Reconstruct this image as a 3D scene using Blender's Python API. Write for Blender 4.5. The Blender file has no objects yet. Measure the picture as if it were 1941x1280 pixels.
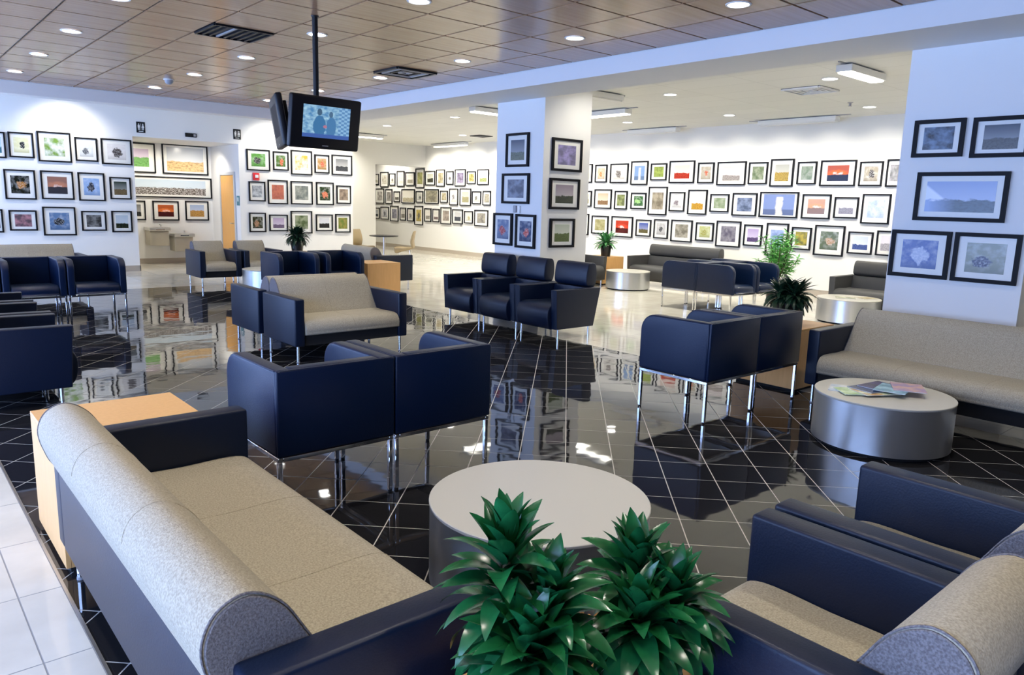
import bpy, bmesh, math, random
from mathutils import Vector, Matrix
random.seed(7)
sc = bpy.context.scene
C = sc.collection

# ------------------------------------------------------------------ camera
EYE = 1.63
YAW, PITCH, ROLL = math.radians(48.9236), math.radians(-10.1535), math.radians(1.6481)
fwd = Vector((math.cos(YAW)*math.cos(PITCH), math.sin(YAW)*math.cos(PITCH), math.sin(PITCH)))
right = Vector((math.sin(YAW), -math.cos(YAW), 0))
up = right.cross(fwd)
r2 = right*math.cos(ROLL) + up*math.sin(ROLL)
u2 = -right*math.sin(ROLL) + up*math.cos(ROLL)
cam_data = bpy.data.cameras.new('camera')
cam_data.sensor_width = 36
cam_data.lens = 1412.8/1941*36
cam_data.clip_start = 0.02
cam = bpy.data.objects.new('camera', cam_data)
M = Matrix((r2, u2, -fwd)).transposed().to_4x4()
M.translation = Vector((0, 0, EYE))
cam.matrix_world = M
C.objects.link(cam)
sc.camera = cam

def in_view(p, margin=1.05):
    v = Vector(p) - Vector((0, 0, EYE))
    d = v.dot(fwd)
    if d < 0.05:
        return False
    return abs(v.dot(r2)/d) < 0.687*margin and abs(v.dot(u2)/d) < 0.453*margin

# ------------------------------------------------------------------ world, daylight, exposure
sc.view_settings.view_transform = 'Standard'
sc.view_settings.look = 'None'
sc.view_settings.gamma = 1.0
sc.view_settings.use_curve_mapping = False
sc.view_settings.exposure = 0.0
world = bpy.data.worlds.new('sky')
sc.world = world
world.use_nodes = True
bg = world.node_tree.nodes['Background']
bg.inputs['Color'].default_value = (0.36, 0.535, 1.0, 1)
bg.inputs['Strength'].default_value = 11.5
sc.cycles.use_denoising = True
sc.cycles.max_bounces = 7
sc.cycles.diffuse_bounces = 4
sc.cycles.glossy_bounces = 4
sc.cycles.sample_clamp_indirect = 6.0
sc.cycles.caustics_reflective = False
sc.cycles.caustics_refractive = False

# daylight enters through the long window wall; these are sampling portals in its openings
WX = -2.7                       # plane of the window wall
WIN = [(-1.9+i*2.7, -1.9+i*2.7+2.5) for i in range(7)]
for i, (y0, y1) in enumerate(WIN):
    ld = bpy.data.lights.new('window_portal', 'AREA')
    ld.shape = 'RECTANGLE'; ld.size = 2.84; ld.size_y = y1-y0
    ld.cycles.is_portal = True
    lo = bpy.data.objects.new('window_portal', ld)
    lo.location = (WX+0.02, (y0+y1)/2, 1.48)
    lo.rotation_euler = (0, math.radians(-90), 0)
    C.objects.link(lo)

WARM = (1.0, 0.94, 0.83)
WARM2 = (1.0, 0.94, 0.82)
POWER_WOOD, POWER_GAL, POWER_WASH = 85, 300, 80

def spot(loc, power, col=WARM, size=125, blend=0.7, radius=0.07, rot=(0, 0, 0), name='downlight_lamp'):
    ld = bpy.data.lights.new(name, 'SPOT')
    ld.energy = power; ld.color = col; ld.spot_size = math.radians(size); ld.spot_blend = blend
    ld.shadow_soft_size = radius
    o = bpy.data.objects.new(name, ld)
    o.location = loc; o.rotation_euler = rot
    C.objects.link(o)
    return o

# ------------------------------------------------------------------ materials
def srgb(h):
    v = [int(h[i:i+2], 16)/255 for i in (0, 2, 4)]
    return tuple(c/12.92 if c < 0.04045 else ((c+0.055)/1.055)**2.4 for c in v) + (1,)

def nmat(name):
    m = bpy.data.materials.new(name); m.use_nodes = True
    nt = m.node_tree
    return m, nt, nt.nodes['Principled BSDF']

def node(nt, typ, **kw):
    n = nt.nodes.new(typ)
    for k, v in kw.items():
        if k.startswith('i_'):
            key = k[2:]
            key = int(key) if key.isdigit() else key.replace('_', ' ')
            n.inputs[key].default_value = v
        else:
            setattr(n, k, v)
    return n

def mat(name, col, rough=0.5, metal=0.0, spec=0.5, noise=None, bump=None, coat=0.0, coat_rough=0.05, sheen=0.0, stretch=None):
    """noise=(scale, second colour, contrast) ; bump=(scale, strength)"""
    m, nt, b = nmat(name)
    col = tuple(col)+((1,) if len(col) == 3 else ())
    b.inputs['Base Color'].default_value = col
    b.inputs['Roughness'].default_value = rough
    b.inputs['Metallic'].default_value = metal
    b.inputs['Specular IOR Level'].default_value = spec
    b.inputs['Coat Weight'].default_value = coat
    b.inputs['Coat Roughness'].default_value = coat_rough
    if sheen:
        b.inputs['Sheen Weight'].default_value = sheen
    vec = None
    if noise or bump:
        tc = node(nt, 'ShaderNodeTexCoord')
        vec = tc.outputs['Object']
        if stretch:
            mp = node(nt, 'ShaderNodeMapping')
            mp.inputs['Scale'].default_value = stretch
            nt.links.new(vec, mp.inputs['Vector']); vec = mp.outputs['Vector']
    if noise:
        n = node(nt, 'ShaderNodeTexNoise', i_Scale=noise[0], i_Detail=4.0)
        nt.links.new(vec, n.inputs['Vector'])
        r = node(nt, 'ShaderNodeValToRGB')
        k = noise[2] if len(noise) > 2 else 0.2
        r.color_ramp.elements[0].position = 0.5-k; r.color_ramp.elements[1].position = 0.5+k
        r.color_ramp.elements[0].color = col
        r.color_ramp.elements[1].color = tuple(noise[1])+((1,) if len(noise[1]) == 3 else ())
        nt.links.new(n.outputs['Fac'], r.inputs['Fac'])
        nt.links.new(r.outputs['Color'], b.inputs['Base Color'])
    if bump:
        n = node(nt, 'ShaderNodeTexNoise', i_Scale=bump[0], i_Detail=3.0)
        nt.links.new(vec, n.inputs['Vector'])
        bp = node(nt, 'ShaderNodeBump', i_Strength=bump[1], i_Distance=0.01)
        nt.links.new(n.outputs['Fac'], bp.inputs['Height'])
        nt.links.new(bp.outputs['Normal'], b.inputs['Normal'])
    return m

def emat(name, col, strength):
    m, nt, b = nmat(name)
    b.inputs['Base Color'].default_value = tuple(col)+(1,)
    b.inputs['Emission Color'].default_value = tuple(col)+(1,)
    b.inputs['Emission Strength'].default_value = strength
    return m

MT = {}
MT['wall'] = mat('white_paint', (0.84, 0.83, 0.80), 0.6, bump=(60, 0.03))
MT['beam'] = mat('soffit_paint', (0.80, 0.80, 0.79), 0.6, bump=(60, 0.03))
MT['dim_wall'] = mat('darkened_unlit_wall', (0.05, 0.05, 0.055), 0.7)  # near-black stands in for the unlit end of the room behind the camera
MT['base'] = mat('baseboard_vinyl', (0.42, 0.37, 0.31), 0.5)
MT['leather'] = mat('black_leather_blue_sheen', (0.0008, 0.0085, 0.036), 0.36, spec=0.33, bump=(180, 0.12))  # black leather; the blue sheen of the windows is put into the base colour
MT['vinyl'] = mat('navy_upholstery', (0.002, 0.0078, 0.027), 0.40, spec=0.38, bump=(140, 0.08))
MT['charcoal'] = mat('charcoal_upholstery', (0.055, 0.055, 0.055), 0.55, spec=0.35, bump=(140, 0.08))
MT['taupe'] = mat('taupe_fabric', (0.31, 0.275, 0.205), 0.85, spec=0.2, noise=(160, (0.47, 0.425, 0.33), 0.16), bump=(260, 0.35), sheen=0.1)
MT['capfab'] = mat('grey_end_fabric', (0.12, 0.11, 0.115), 0.85, spec=0.2, noise=(170, (0.21, 0.20, 0.21), 0.14), bump=(260, 0.3))
MT['black'] = mat('black_plastic', (0.006, 0.006, 0.008), 0.4, spec=0.3)
MT['under'] = mat('black_underlining', (0.008, 0.008, 0.009), 0.9)
MT['chrome'] = mat('chrome', (0.80, 0.81, 0.83), 0.10, metal=1.0)
MT['maple'] = mat('maple_veneer', (0.70, 0.39, 0.14), 0.35, spec=0.4, noise=(6, (0.78, 0.45, 0.18), 0.3), stretch=(9, 9, 0.8))
MT['maple_edge'] = mat('maple_edge', (0.50, 0.28, 0.11), 0.35)
MT['drum'] = mat('brushed_silver_laminate', (0.60, 0.61, 0.62), 0.28, metal=0.9, bump=(30, 0.03), stretch=(40, 40, 0.4))
MT['drumtop'] = mat('cream_laminate', (0.52, 0.505, 0.45), 0.30, spec=0.4)
MT['frame'] = mat('black_frame_wood', (0.006, 0.006, 0.008), 0.5, spec=0.15)
MT['matboard'] = mat('ivory_mat_board', (0.80, 0.79, 0.74), 0.35, spec=0.5)
MT['grout'] = mat('pale_grout', (0.52, 0.51, 0.49), 0.8)
MT['darkgrout'] = mat('grey_grout', (0.30, 0.30, 0.30), 0.8)
MT['leaf'] = mat('glossy_green_leaf', (0.004, 0.062, 0.018), 0.24, spec=0.6, noise=(14, (0.010, 0.125, 0.036), 0.2))
MT['leafdark'] = mat('dark_green_leaf', (0.008, 0.026, 0.012), 0.35, spec=0.5, noise=(14, (0.014, 0.045, 0.02), 0.2))
MT['leaflily'] = mat('mid_green_leaf', (0.04, 0.20, 0.06), 0.35, noise=(10, (0.12, 0.34, 0.12), 0.2))
MT['leafbright'] = mat('bright_green_leaf', (0.10, 0.42, 0.07), 0.4, noise=(10, (0.22, 0.58, 0.14), 0.2))
MT['stem'] = mat('brown_stem', (0.10, 0.075, 0.04), 0.8)
MT['pot'] = mat('black_pot_glaze', (0.012, 0.012, 0.013), 0.3)
MT['soil'] = mat('potting_soil', (0.03, 0.022, 0.015), 0.95)
MT['steel'] = mat('stainless_steel', (0.62, 0.60, 0.56), 0.28, metal=0.9)
MT['beigemetal'] = mat('tan_enamel', (0.46, 0.42, 0.33), 0.4)
MT['door'] = mat('honey_oak_door', (0.72, 0.36, 0.09), 0.4, noise=(5, (0.80, 0.43, 0.13), 0.3), stretch=(8, 8, 0.7))
MT['doorframe'] = mat('pale_grey_door_frame', (0.55, 0.56, 0.56), 0.4)
MT['red'] = mat('red_enamel', (0.65, 0.03, 0.04), 0.35)
MT['white'] = mat('white_plastic', (0.85, 0.85, 0.83), 0.4)
MT['grey'] = mat('grey_plastic', (0.35, 0.35, 0.37), 0.4)
MT['teal'] = mat('teal_plaque', (0.05, 0.20, 0.24), 0.4)
MT['tan'] = mat('tan_moulded_seat', (0.27, 0.20, 0.10), 0.5)
MT['lens'] = emat('downlight_lens', (1.0, 0.97, 0.90), 14)
MT['tube'] = emat('fluorescent_diffuser', (1.0, 0.97, 0.86), 9)
MT['mull'] = mat('dark_window_mullion', (0.05, 0.05, 0.055), 0.4)

# wood ceiling panel: grain runs along the panel, satin lacquer
m, nt, b = nmat('walnut_ceiling_panel')
tc = node(nt, 'ShaderNodeTexCoord'); oi = node(nt, 'ShaderNodeObjectInfo')
mp = node(nt, 'ShaderNodeMapping'); mp.inputs['Scale'].default_value = (1.2, 26, 1)
nt.links.new(tc.outputs['Object'], mp.inputs['Vector'])
av = node(nt, 'ShaderNodeVectorMath', operation='ADD')
nt.links.new(mp.outputs['Vector'], av.inputs[0]); nt.links.new(oi.outputs['Location'], av.inputs[1])
nz = node(nt, 'ShaderNodeTexNoise', i_Scale=1.0, i_Detail=5.0); nt.links.new(av.outputs['Vector'], nz.inputs['Vector'])
rp = node(nt, 'ShaderNodeValToRGB')
rp.color_ramp.elements[0].position = 0.3; rp.color_ramp.elements[0].color = (0.38, 0.215, 0.115, 1)
rp.color_ramp.elements[1].position = 0.7; rp.color_ramp.elements[1].color = (0.47, 0.28, 0.155, 1)
nt.links.new(nz.outputs['Fac'], rp.inputs['Fac']); nt.links.new(rp.outputs['Color'], b.inputs['Base Color'])
b.inputs['Roughness'].default_value = 0.19; b.inputs['Specular IOR Level'].default_value = 0.35
MT['walnut'] = m
MT['tbar'] = mat('dark_ceiling_grid', (0.015, 0.013, 0.014), 0.5)

# polished near-black tile, very slightly wavy
m, nt, b = nmat('polished_black_tile')
b.inputs['Base Color'].default_value = (0.014, 0.014, 0.016, 1)
b.inputs['Roughness'].default_value = 0.035
b.inputs['Specular IOR Level'].default_value = 0.95
geo = node(nt, 'ShaderNodeNewGeometry')
mp = node(nt, 'ShaderNodeMapping'); mp.inputs['Scale'].default_value = (1, 1, 1)
nz = node(nt, 'ShaderNodeTexNoise', i_Scale=5.0, i_Detail=1.0)
nt.links.new(geo.outputs['Position'], nz.inputs['Vector'])
bp = node(nt, 'ShaderNodeBump', i_Strength=0.10, i_Distance=0.010)
nt.links.new(nz.outputs['Fac'], bp.inputs['Height']); nt.links.new(bp.outputs['Normal'], b.inputs['Normal'])
MT['tile'] = m

# cream stone tile
m, nt, b = nmat('cream_stone_tile')
geo = node(nt, 'ShaderNodeNewGeometry')
nz = node(nt, 'ShaderNodeTexNoise', i_Scale=3.0, i_Detail=6.0); nt.links.new(geo.outputs['Position'], nz.inputs['Vector'])
rp = node(nt, 'ShaderNodeValToRGB')
rp.color_ramp.elements[0].position = 0.3; rp.color_ramp.elements[0].color = (0.62, 0.59, 0.51, 1)
rp.color_ramp.elements[1].position = 0.7; rp.color_ramp.elements[1].color = (0.76, 0.73, 0.64, 1)
nt.links.new(nz.outputs['Fac'], rp.inputs['Fac'])
nt.links.new(rp.outputs['Color'], b.inputs['Base Color'])
b.inputs['Roughness'].default_value = 0.07
b.inputs['Specular IOR Level'].default_value = 0.6
MT['cream'] = m
# same stone with faint joints, for the floors too far off to see the tiles apart
m2 = m.copy(); m2.name = 'cream_stone_field'
nt = m2.node_tree; b = nt.nodes['Principled BSDF']
br = node(nt, 'ShaderNodeTexBrick', offset=0.0, squash=1.0)
br.inputs['Scale'].default_value = 1.0; br.inputs['Brick Width'].default_value = 0.56; br.inputs['Row Height'].default_value = 0.56
br.inputs['Mortar Size'].default_value = 0.004
br.inputs['Mortar'].default_value = (0.45, 0.43, 0.38, 1)
g2 = [n for n in nt.nodes if n.type == 'NEW_GEOMETRY'][0]; rr = [n for n in nt.nodes if n.type == 'VALTORGB'][0]
nt.links.new(g2.outputs['Position'], br.inputs['Vector'])
nt.links.new(rr.outputs['Color'], br.inputs['Color1']); nt.links.new(rr.outputs['Color'], br.inputs['Color2'])
nt.links.new(br.outputs['Color'], b.inputs['Base Color'])
MT['creamfield'] = m2

# white acoustic ceiling with faint grid
m, nt, b = nmat('white_acoustic_ceiling')
geo = node(nt, 'ShaderNodeNewGeometry')
br = node(nt, 'ShaderNodeTexBrick', offset=0.0, squash=1.0)
br.inputs['Scale'].default_value = 1.0; br.inputs['Brick Width'].default_value = 0.61; br.inputs['Row Height'].default_value = 1.22
br.inputs['Mortar Size'].default_value = 0.008
br.inputs['Color1'].default_value = (0.86, 0.86, 0.83, 1); br.inputs['Color2'].default_value = (0.83, 0.83, 0.80, 1)
br.inputs['Mortar'].default_value = (0.74, 0.74, 0.71, 1)
nt.links.new(geo.outputs['Position'], br.inputs['Vector']); nt.links.new(br.outputs['Color'], b.inputs['Base Color'])
b.inputs['Roughness'].default_value = 0.9
MT['acoustic'] = m

# ------------------------------------------------------------------ mesh helpers
def box(bm, x0, x1, y0, y1, z0, z1, bev=0.0, seg=2):
    r = bmesh.ops.create_cube(bm, size=1.0)
    vs = r['verts']
    bmesh.ops.scale(bm, vec=(abs(x1-x0), abs(y1-y0), abs(z1-z0)), verts=vs)
    bmesh.ops.translate(bm, vec=((x0+x1)/2, (y0+y1)/2, (z0+z1)/2), verts=vs)
    if bev > 0:
        es = list({e for v in vs for e in v.link_edges})
        bmesh.ops.bevel(bm, geom=es, offset=bev, segments=seg, affect='EDGES', profile=0.5)
    return bm

def prism(bm, pts, x0, x1, bev=0.0, seg=2, axis='x'):
    """closed outline in (y,z), extruded along x"""
    a = [bm.verts.new((x0, p[0], p[1]) if axis == 'x' else (p[0], p[1], x0)) for p in pts]
    c = [bm.verts.new((x1, p[0], p[1]) if axis == 'x' else (p[0], p[1], x1)) for p in pts]
    f1 = bm.faces.new(a[::-1]); f2 = bm.faces.new(c)
    n = len(pts)
    for i in range(n):
        bm.faces.new((a[i], a[(i+1) % n], c[(i+1) % n], c[i]))
    bmesh.ops.recalc_face_normals(bm, faces=bm.faces[:])
    if bev > 0:
        es = list(f1.edges)+list(f2.edges)
        bmesh.ops.bevel(bm, geom=es, offset=bev, segments=seg, affect='EDGES', profile=0.5)
    return bm

def smooth_loop(pts, n=6):
    out = []
    N = len(pts)
    for i in range(N):
        p0, p1, p2, p3 = (Vector(pts[(i+k-1) % N]) for k in range(4))
        for j in range(n):
            t = j/n
            out.append(tuple(0.5*((2*p1)+(-p0+p2)*t+(2*p0-5*p1+4*p2-p3)*t*t+(-p0+3*p1-3*p2+p3)*t**3)))
    return out

def lathe(bm, prof, n=40, cx=0, cy=0):
    rings = []
    for r, z in prof:
        if r < 1e-5:
            rings.append([bm.verts.new((cx, cy, z))])
        else:
            rings.append([bm.verts.new((cx+r*math.cos(2*math.pi*i/n), cy+r*math.sin(2*math.pi*i/n), z)) for i in range(n)])
    for a, c in zip(rings, rings[1:]):
        for i in range(n):
            j = (i+1) % n
            if len(a) == 1 and len(c) > 1:
                bm.faces.new((a[0], c[i], c[j]))
            elif len(c) == 1 and len(a) > 1:
                bm.faces.new((a[i], a[j], c[0]))
            elif len(a) > 1:
                bm.faces.new((a[i], a[j], c[j], c[i]))
    bmesh.ops.recalc_face_normals(bm, faces=bm.faces[:])
    return bm

def tube(bm, p, q, r, n=10):
    p, q = Vector(p), Vector(q); d = q-p
    R = d.to_track_quat('Z', 'Y').to_matrix()
    a = [bm.verts.new(p+R@Vector((r*math.cos(2*math.pi*i/n), r*math.sin(2*math.pi*i/n), 0))) for i in range(n)]
    c = [bm.verts.new(q+R@Vector((r*math.cos(2*math.pi*i/n), r*math.sin(2*math.pi*i/n), 0))) for i in range(n)]
    bm.faces.new(a[::-1]); bm.faces.new(c)
    for i in range(n):
        bm.faces.new((a[i], a[(i+1) % n], c[(i+1) % n], c[i]))
    return bm

def obj(name, bm, m, parent=None, smooth=40, loc=None):
    me = bpy.data.meshes.new(name)
    bm.to_mesh(me); bm.free()
    if smooth:
        for p in me.polygons:
            p.use_smooth = True
        me.set_sharp_from_angle(angle=math.radians(smooth))
    me.materials.append(MT[m] if isinstance(m, str) else m)
    o = bpy.data.objects.new(name, me)
    C.objects.link(o)
    if parent:
        o.parent = parent
    if loc:
        o.location = loc
    return o

def B(): return bmesh.new()

def thing(name, label, cat, loc=(0, 0, 0), rz=0, group=None):
    o = bpy.data.objects.new(name, None)
    o.empty_display_size = 0.1
    C.objects.link(o)
    o.location = loc; o.rotation_euler = (0, 0, math.radians(rz))
    o['label'] = label; o['category'] = cat
    if group:
        o['group'] = group
    return o

def tag(o, label, cat, group=None):
    o['label'] = label; o['category'] = cat
    if group:
        o['group'] = group
    return o

def struct(name, bm, m, parent=None, smooth=0):
    o = obj(name, bm, m, parent, smooth)
    if not parent:
        o['kind'] = 'structure'
    return o

def dup(root, loc, rz, label, group=None):
    r = root.copy(); C.objects.link(r)
    r.location = loc; r.rotation_euler = (0, 0, math.radians(rz)); r['label'] = label
    if group:
        r['group'] = group
    for ch in root.children:
        c = ch.copy(); C.objects.link(c); c.parent = r
        for gch in ch.children:
            d = gch.copy(); C.objects.link(d); d.parent = c
    return r

ORD = ['first', 'second', 'third', 'fourth', 'fifth', 'sixth', 'seventh', 'eighth', 'ninth', 'tenth', 'eleventh', 'twelfth', 'thirteenth', 'fourteenth', 'fifteenth', 'sixteenth', 'seventeenth']

# ================================================================== THE SETTING
XA, YR, YF = 14.3, 17.2, 26.0
ZW, ZG, ZB = 3.26, 3.42, 3.07
XE, YE = 6.41, 13.93             # edges of the wooden ceiling
Y0 = -4.2

# ---- floors
XD0, XD1, YD1 = 0.5, 6.45, 14.0
fd = struct('floor_dark', box(B(), XD0, XD1, Y0, YD1, -0.10, -0.0008), 'grout')
S = 0.305; U0, V0 = 4.414, 0.968
q2 = 2**0.5
def clip(poly, axis, lim, keep_less):
    out = []
    for i in range(len(poly)):
        a, c = poly[i], poly[(i+1) % len(poly)]
        ia = (a[axis] <= lim) if keep_less else (a[axis] >= lim)
        ic = (c[axis] <= lim) if keep_less else (c[axis] >= lim)
        if ia:
            out.append(a)
        if ia != ic:
            t = (lim-a[axis])/(c[axis]-a[axis])
            out.append((a[0]+(c[0]-a[0])*t, a[1]+(c[1]-a[1])*t))
    return out
g = S/2-0.003
tile_me = None
tiles, rest = [], []
iu0, iu1 = int((XD0+Y0)/q2/S)-2, int((XD1+YD1)/q2/S)+2
for iu in range(iu0, iu1+1):
    for iv in range(int((XD0-YD1)/q2/S)-2, int((XD1-Y0)/q2/S)+3):
        cu, cv = U0+(iu+0.5)*S, V0+(iv+0.5)*S
        poly = [((cu+a+cv+c)/q2, (cu+a-cv-c)/q2) for a, c in ((-g, -g), (g, -g), (g, g), (-g, g))]
        cx, cy = (cu+cv)/q2, (cu-cv)/q2
        p2 = clip(clip(clip(clip(poly, 0, XD0+0.008, False), 0, XD1-0.004, True), 1, Y0, False), 1, YD1-0.004, True)
        if len(p2) < 3:
            continue
        full = len(p2) == 4 and all(abs(p[0]-r[0])+abs(p[1]-r[1]) < 1e-6 for p, r in zip(poly, p2))
        d = math.hypot(cx, cy)
        (tiles if in_view((cx, cy, 0), 1.02) else rest).append((d, cx, cy, p2, full))
tiles.sort(key=lambda t: t[0])
rest += tiles[290:]; tiles = tiles[:290]
def tile_bm(bm, p2, cx, cy):
    a = [bm.verts.new((p[0]-cx, p[1]-cy, 0)) for p in p2]
    c = [bm.verts.new((p[0]-cx, p[1]-cy, -0.006)) for p in p2]
    n = len(p2)
    bm.faces.new(a)
    for i in range(n):
        bm.faces.new((a[i], c[i], c[(i+1) % n], a[(i+1) % n]))
    bmesh.ops.recalc_face_normals(bm, faces=bm.faces[:])
for d, cx, cy, p2, full in tiles:
    if full and tile_me:
        o = bpy.data.objects.new('tile', tile_me); C.objects.link(o); o.parent = fd
    else:
        bm = B(); tile_bm(bm, p2, cx, cy)
        o = obj('tile', bm, 'tile', fd, 0)
        if full:
            tile_me = o.data
    o.location = (cx, cy, 0)
bm = B()
for d, cx, cy, p2, full in rest:
    a = [bm.verts.new((p[0], p[1], 0)) for p in p2]; c = [bm.verts.new((p[0], p[1], -0.006)) for p in p2]
    bm.faces.new(a)
    for i in range(len(p2)):
        bm.faces.new((a[i], c[i], c[(i+1) % len(p2)], a[(i+1) % len(p2)]))
bmesh.ops.recalc_face_normals(bm, faces=bm.faces[:])
o = obj('distant_tiles', bm, 'tile', fd, 0); o['kind'] = 'stuff'

# cream border by the windows: the tiles in view are laid one by one
bm = B()
box(bm, WX-0.3, -1.34, Y0, YF, -0.1, 0); box(bm, -1.34, XD0, Y0, 1.17, -0.1, 0); box(bm, -1.34, XD0, 7.27, YF, -0.1, 0)
box(bm, XD0, XD1, YD1, YF, -0.1, 0); box(bm, XD1, XA+0.15, Y0, YF, -0.1, 0)
struct('floor_light', bm, 'creamfield')
fb = struct('floor_border', box(B(), -1.34, XD0, 1.17, 7.27, -0.1, -0.0008), 'darkgrout')
xs = [-1.34, -0.78, -0.22, 0.34, 0.495]
for i in range(4):
    for j in range(11):
        y0 = 1.17+j*0.5546
        obj('tile', box(B(), xs[i]+0.003, xs[i+1]-0.003, y0+0.003, y0+0.5516, -0.008, 0.0), 'cream', fb, 0)
struct('trim_1', box(B(), XD0-0.005, XD0+0.006, Y0, YD1, -0.05, 0.0025), 'steel')

# ---- wooden ceiling: dark grid with a panel in each bay
cw = struct('ceiling_wood', box(B(), WX-0.3, XE, Y0, YE, ZW+0.012, ZW+0.10), 'tbar')
T = 0.6096; AX, AY = 1.522, 8.227
VENTS = {(2, -1), (6, 0)}
panel_me = None
far_panels = []
for a in range(-8, 9):
    for b_ in range(-21, 11):
        x0, x1 = AX+a*T, AX+(a+1)*T
        y0, y1 = AY+b_*T, AY+(b_+1)*T
        x0, x1, y0, y1 = max(x0, WX), min(x1, XE), max(y0, Y0), min(y1, YE)
        if x1-x0 < 0.05 or y1-y0 < 0.05 or (a, b_) in VENTS:
            continue
        vis = any(in_view((x, y, ZW), 1.03) for x in (x0, x1) for y in (y0, y1))
        full = abs(x1-x0-T) < 1e-4 and abs(y1-y0-T) < 1e-4
        if not vis:
            far_panels.append((x0, x1, y0, y1)); continue
        cx, cy = (x0+x1)/2, (y0+y1)/2
        if full and panel_me:
            o = bpy.data.objects.new('panel', panel_me); C.objects.link(o); o.parent = cw
        else:
            hx, hy = (x1-x0)/2-0.012, (y1-y0)/2-0.012
            o = obj('panel', box(B(), -hx, hx, -hy, hy, -0.006, 0.008), 'walnut', cw, 0)
            if full:
                panel_me = o.data
        o.location = (cx, cy, ZW+0.004)
bm = B()
for x0, x1, y0, y1 in far_panels:
    box(bm, x0+0.006, x1-0.006, y0+0.006, y1-0.006, ZW-0.002, ZW+0.012)
o = obj('distant_panels', bm, 'walnut', cw, 0); o['kind'] = 'stuff'

bm = B(); box(bm, XE, XA+0.15, Y0, YF, ZG, ZG+0.1); box(bm, WX-0.3, XE, YE, YR+0.2, ZG, ZG+0.1)
struct('ceiling_white', bm, 'acoustic')
struct('trim_2', box(B(), XE, 7.2, Y0, YE+0.3, ZB, ZG), 'beam')
struct('trim_3', box(B(), WX, XE, YE, YE+0.3, ZB, ZG), 'beam')

# ---- walls
RX0, RX1, RY, RZ = 4.42, 6.62, 19.0, 2.79
bm = B(); box(bm, WX-0.3, RX0, YR, RY+0.15, 0, ZG); box(bm, RX1, 9.5, YR, 21.15, 0, ZG)
box(bm, RX0, RX1, RY, RY+0.15, 0, ZG); box(bm, RX0, RX1, YR, RY, RZ, ZG)
struct('wall_back', bm, 'wall')
bm = B(); box(bm, 9.5, 12.41, 21.0, 21.15, 0, ZG); box(bm, 12.41, XA, 21.0, 21.15, 2.74, ZG)
box(bm, 9.0, 9.5, 21.15, YF, 0, ZG)
struct('wall_far', bm, 'wall')
bm = B(); box(bm, XA, XA+0.15, Y0, YF, 0, ZG); box(bm, 9.0, XA+0.15, YF, YF+0.15, 0, ZG)
struct('wall_right', bm, 'wall')
struct('wall_front', box(B(), WX-0.3, XA+0.15, Y0-0.15, Y0, 0, ZG+0.1), 'dim_wall')
struct('column_1', box(B(), 7.2, 8.12, 7.71, 8.72, 0, ZG), 'wall')
struct('column_2', box(B(), 7.2, 8.12, 1.88, 2.97, 0, ZG), 'wall')
bm = B(); box(bm, WX-0.2, WX, Y0, YR, 0, 0.06); box(bm, WX-0.2, WX, Y0, YR, 2.9, ZG)
ys = [Y0]+[v for w in WIN for v in w]+[YR]
for k in range(0, len(ys), 2):
    box(bm, WX-0.2, WX, ys[k], ys[k+1], 0.06, 2.9)
struct('wall_left', bm, 'wall')
mg, ntg, bg_ = nmat('window_glass')
tr = node(ntg, 'ShaderNodeBsdfTransparent'); gl = node(ntg, 'ShaderNodeBsdfGlossy', i_Roughness=0.02)
mx = node(ntg, 'ShaderNodeMixShader', i_0=0.06)
ntg.links.new(tr.outputs[0], mx.inputs[1]); ntg.links.new(gl.outputs[0], mx.inputs[2])
ntg.links.new(mx.outputs[0], ntg.nodes['Material Output'].inputs['Surface'])
for k, (y0, y1) in enumerate(WIN):
    bm = B()
    for yy in (y0, (y0+y1)/2-0.02, y1-0.04):
        box(bm, WX-0.13, WX-0.08, yy, yy+0.04, 0.06, 2.9)
    for zz in (0.06, 2.86):
        box(bm, WX-0.13, WX-0.08, y0, y1, zz, zz+0.04)
    w = struct('window_%d' % (k+1), bm, 'mull')
    for h in (0, 1):
        obj('pane', box(B(), WX-0.108, WX-0.102, y0+0.04+h*(y1-y0)/2, y0+(h+1)*(y1-y0)/2-0.03, 0.10, 2.86), mg, w, 0)

bb = B()
box(bb, WX, RX0+0.012, YR-0.012, YR, 0, 0.12); box(bb, RX0, RX0+0.012, YR-0.012, RY, 0, 0.12)
box(bb, RX0, RX1, RY-0.012, RY, 0, 0.12); box(bb, RX1-0.012, 9.5, YR-0.012, YR, 0, 0.12)
box(bb, RX1-0.012, RX1, YR, 17.46, 0, 0.12); box(bb, RX1-0.012, RX1, 18.42, RY, 0, 0.12)
struct('baseboard_back', bb, 'base')
bb = B(); box(bb, XA-0.012, XA, Y0, YF, 0, 0.12); box(bb, 9.5, 12.41, 20.988, 21.0, 0, 0.12)
struct('baseboard_right', bb, 'base')
bb = B()
for y0, y1 in ((7.71, 8.72), (1.88, 2.97)):
    box(bb, 7.188, 7.2, y0-0.012, y1+0.012, 0, 0.1); box(bb, 7.188, 8.132, y0-0.012, y0, 0, 0.1); box(bb, 8.12, 8.132, y0-0.012, y1, 0, 0.1)
struct('baseboard_columns', bb, 'base')

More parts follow.
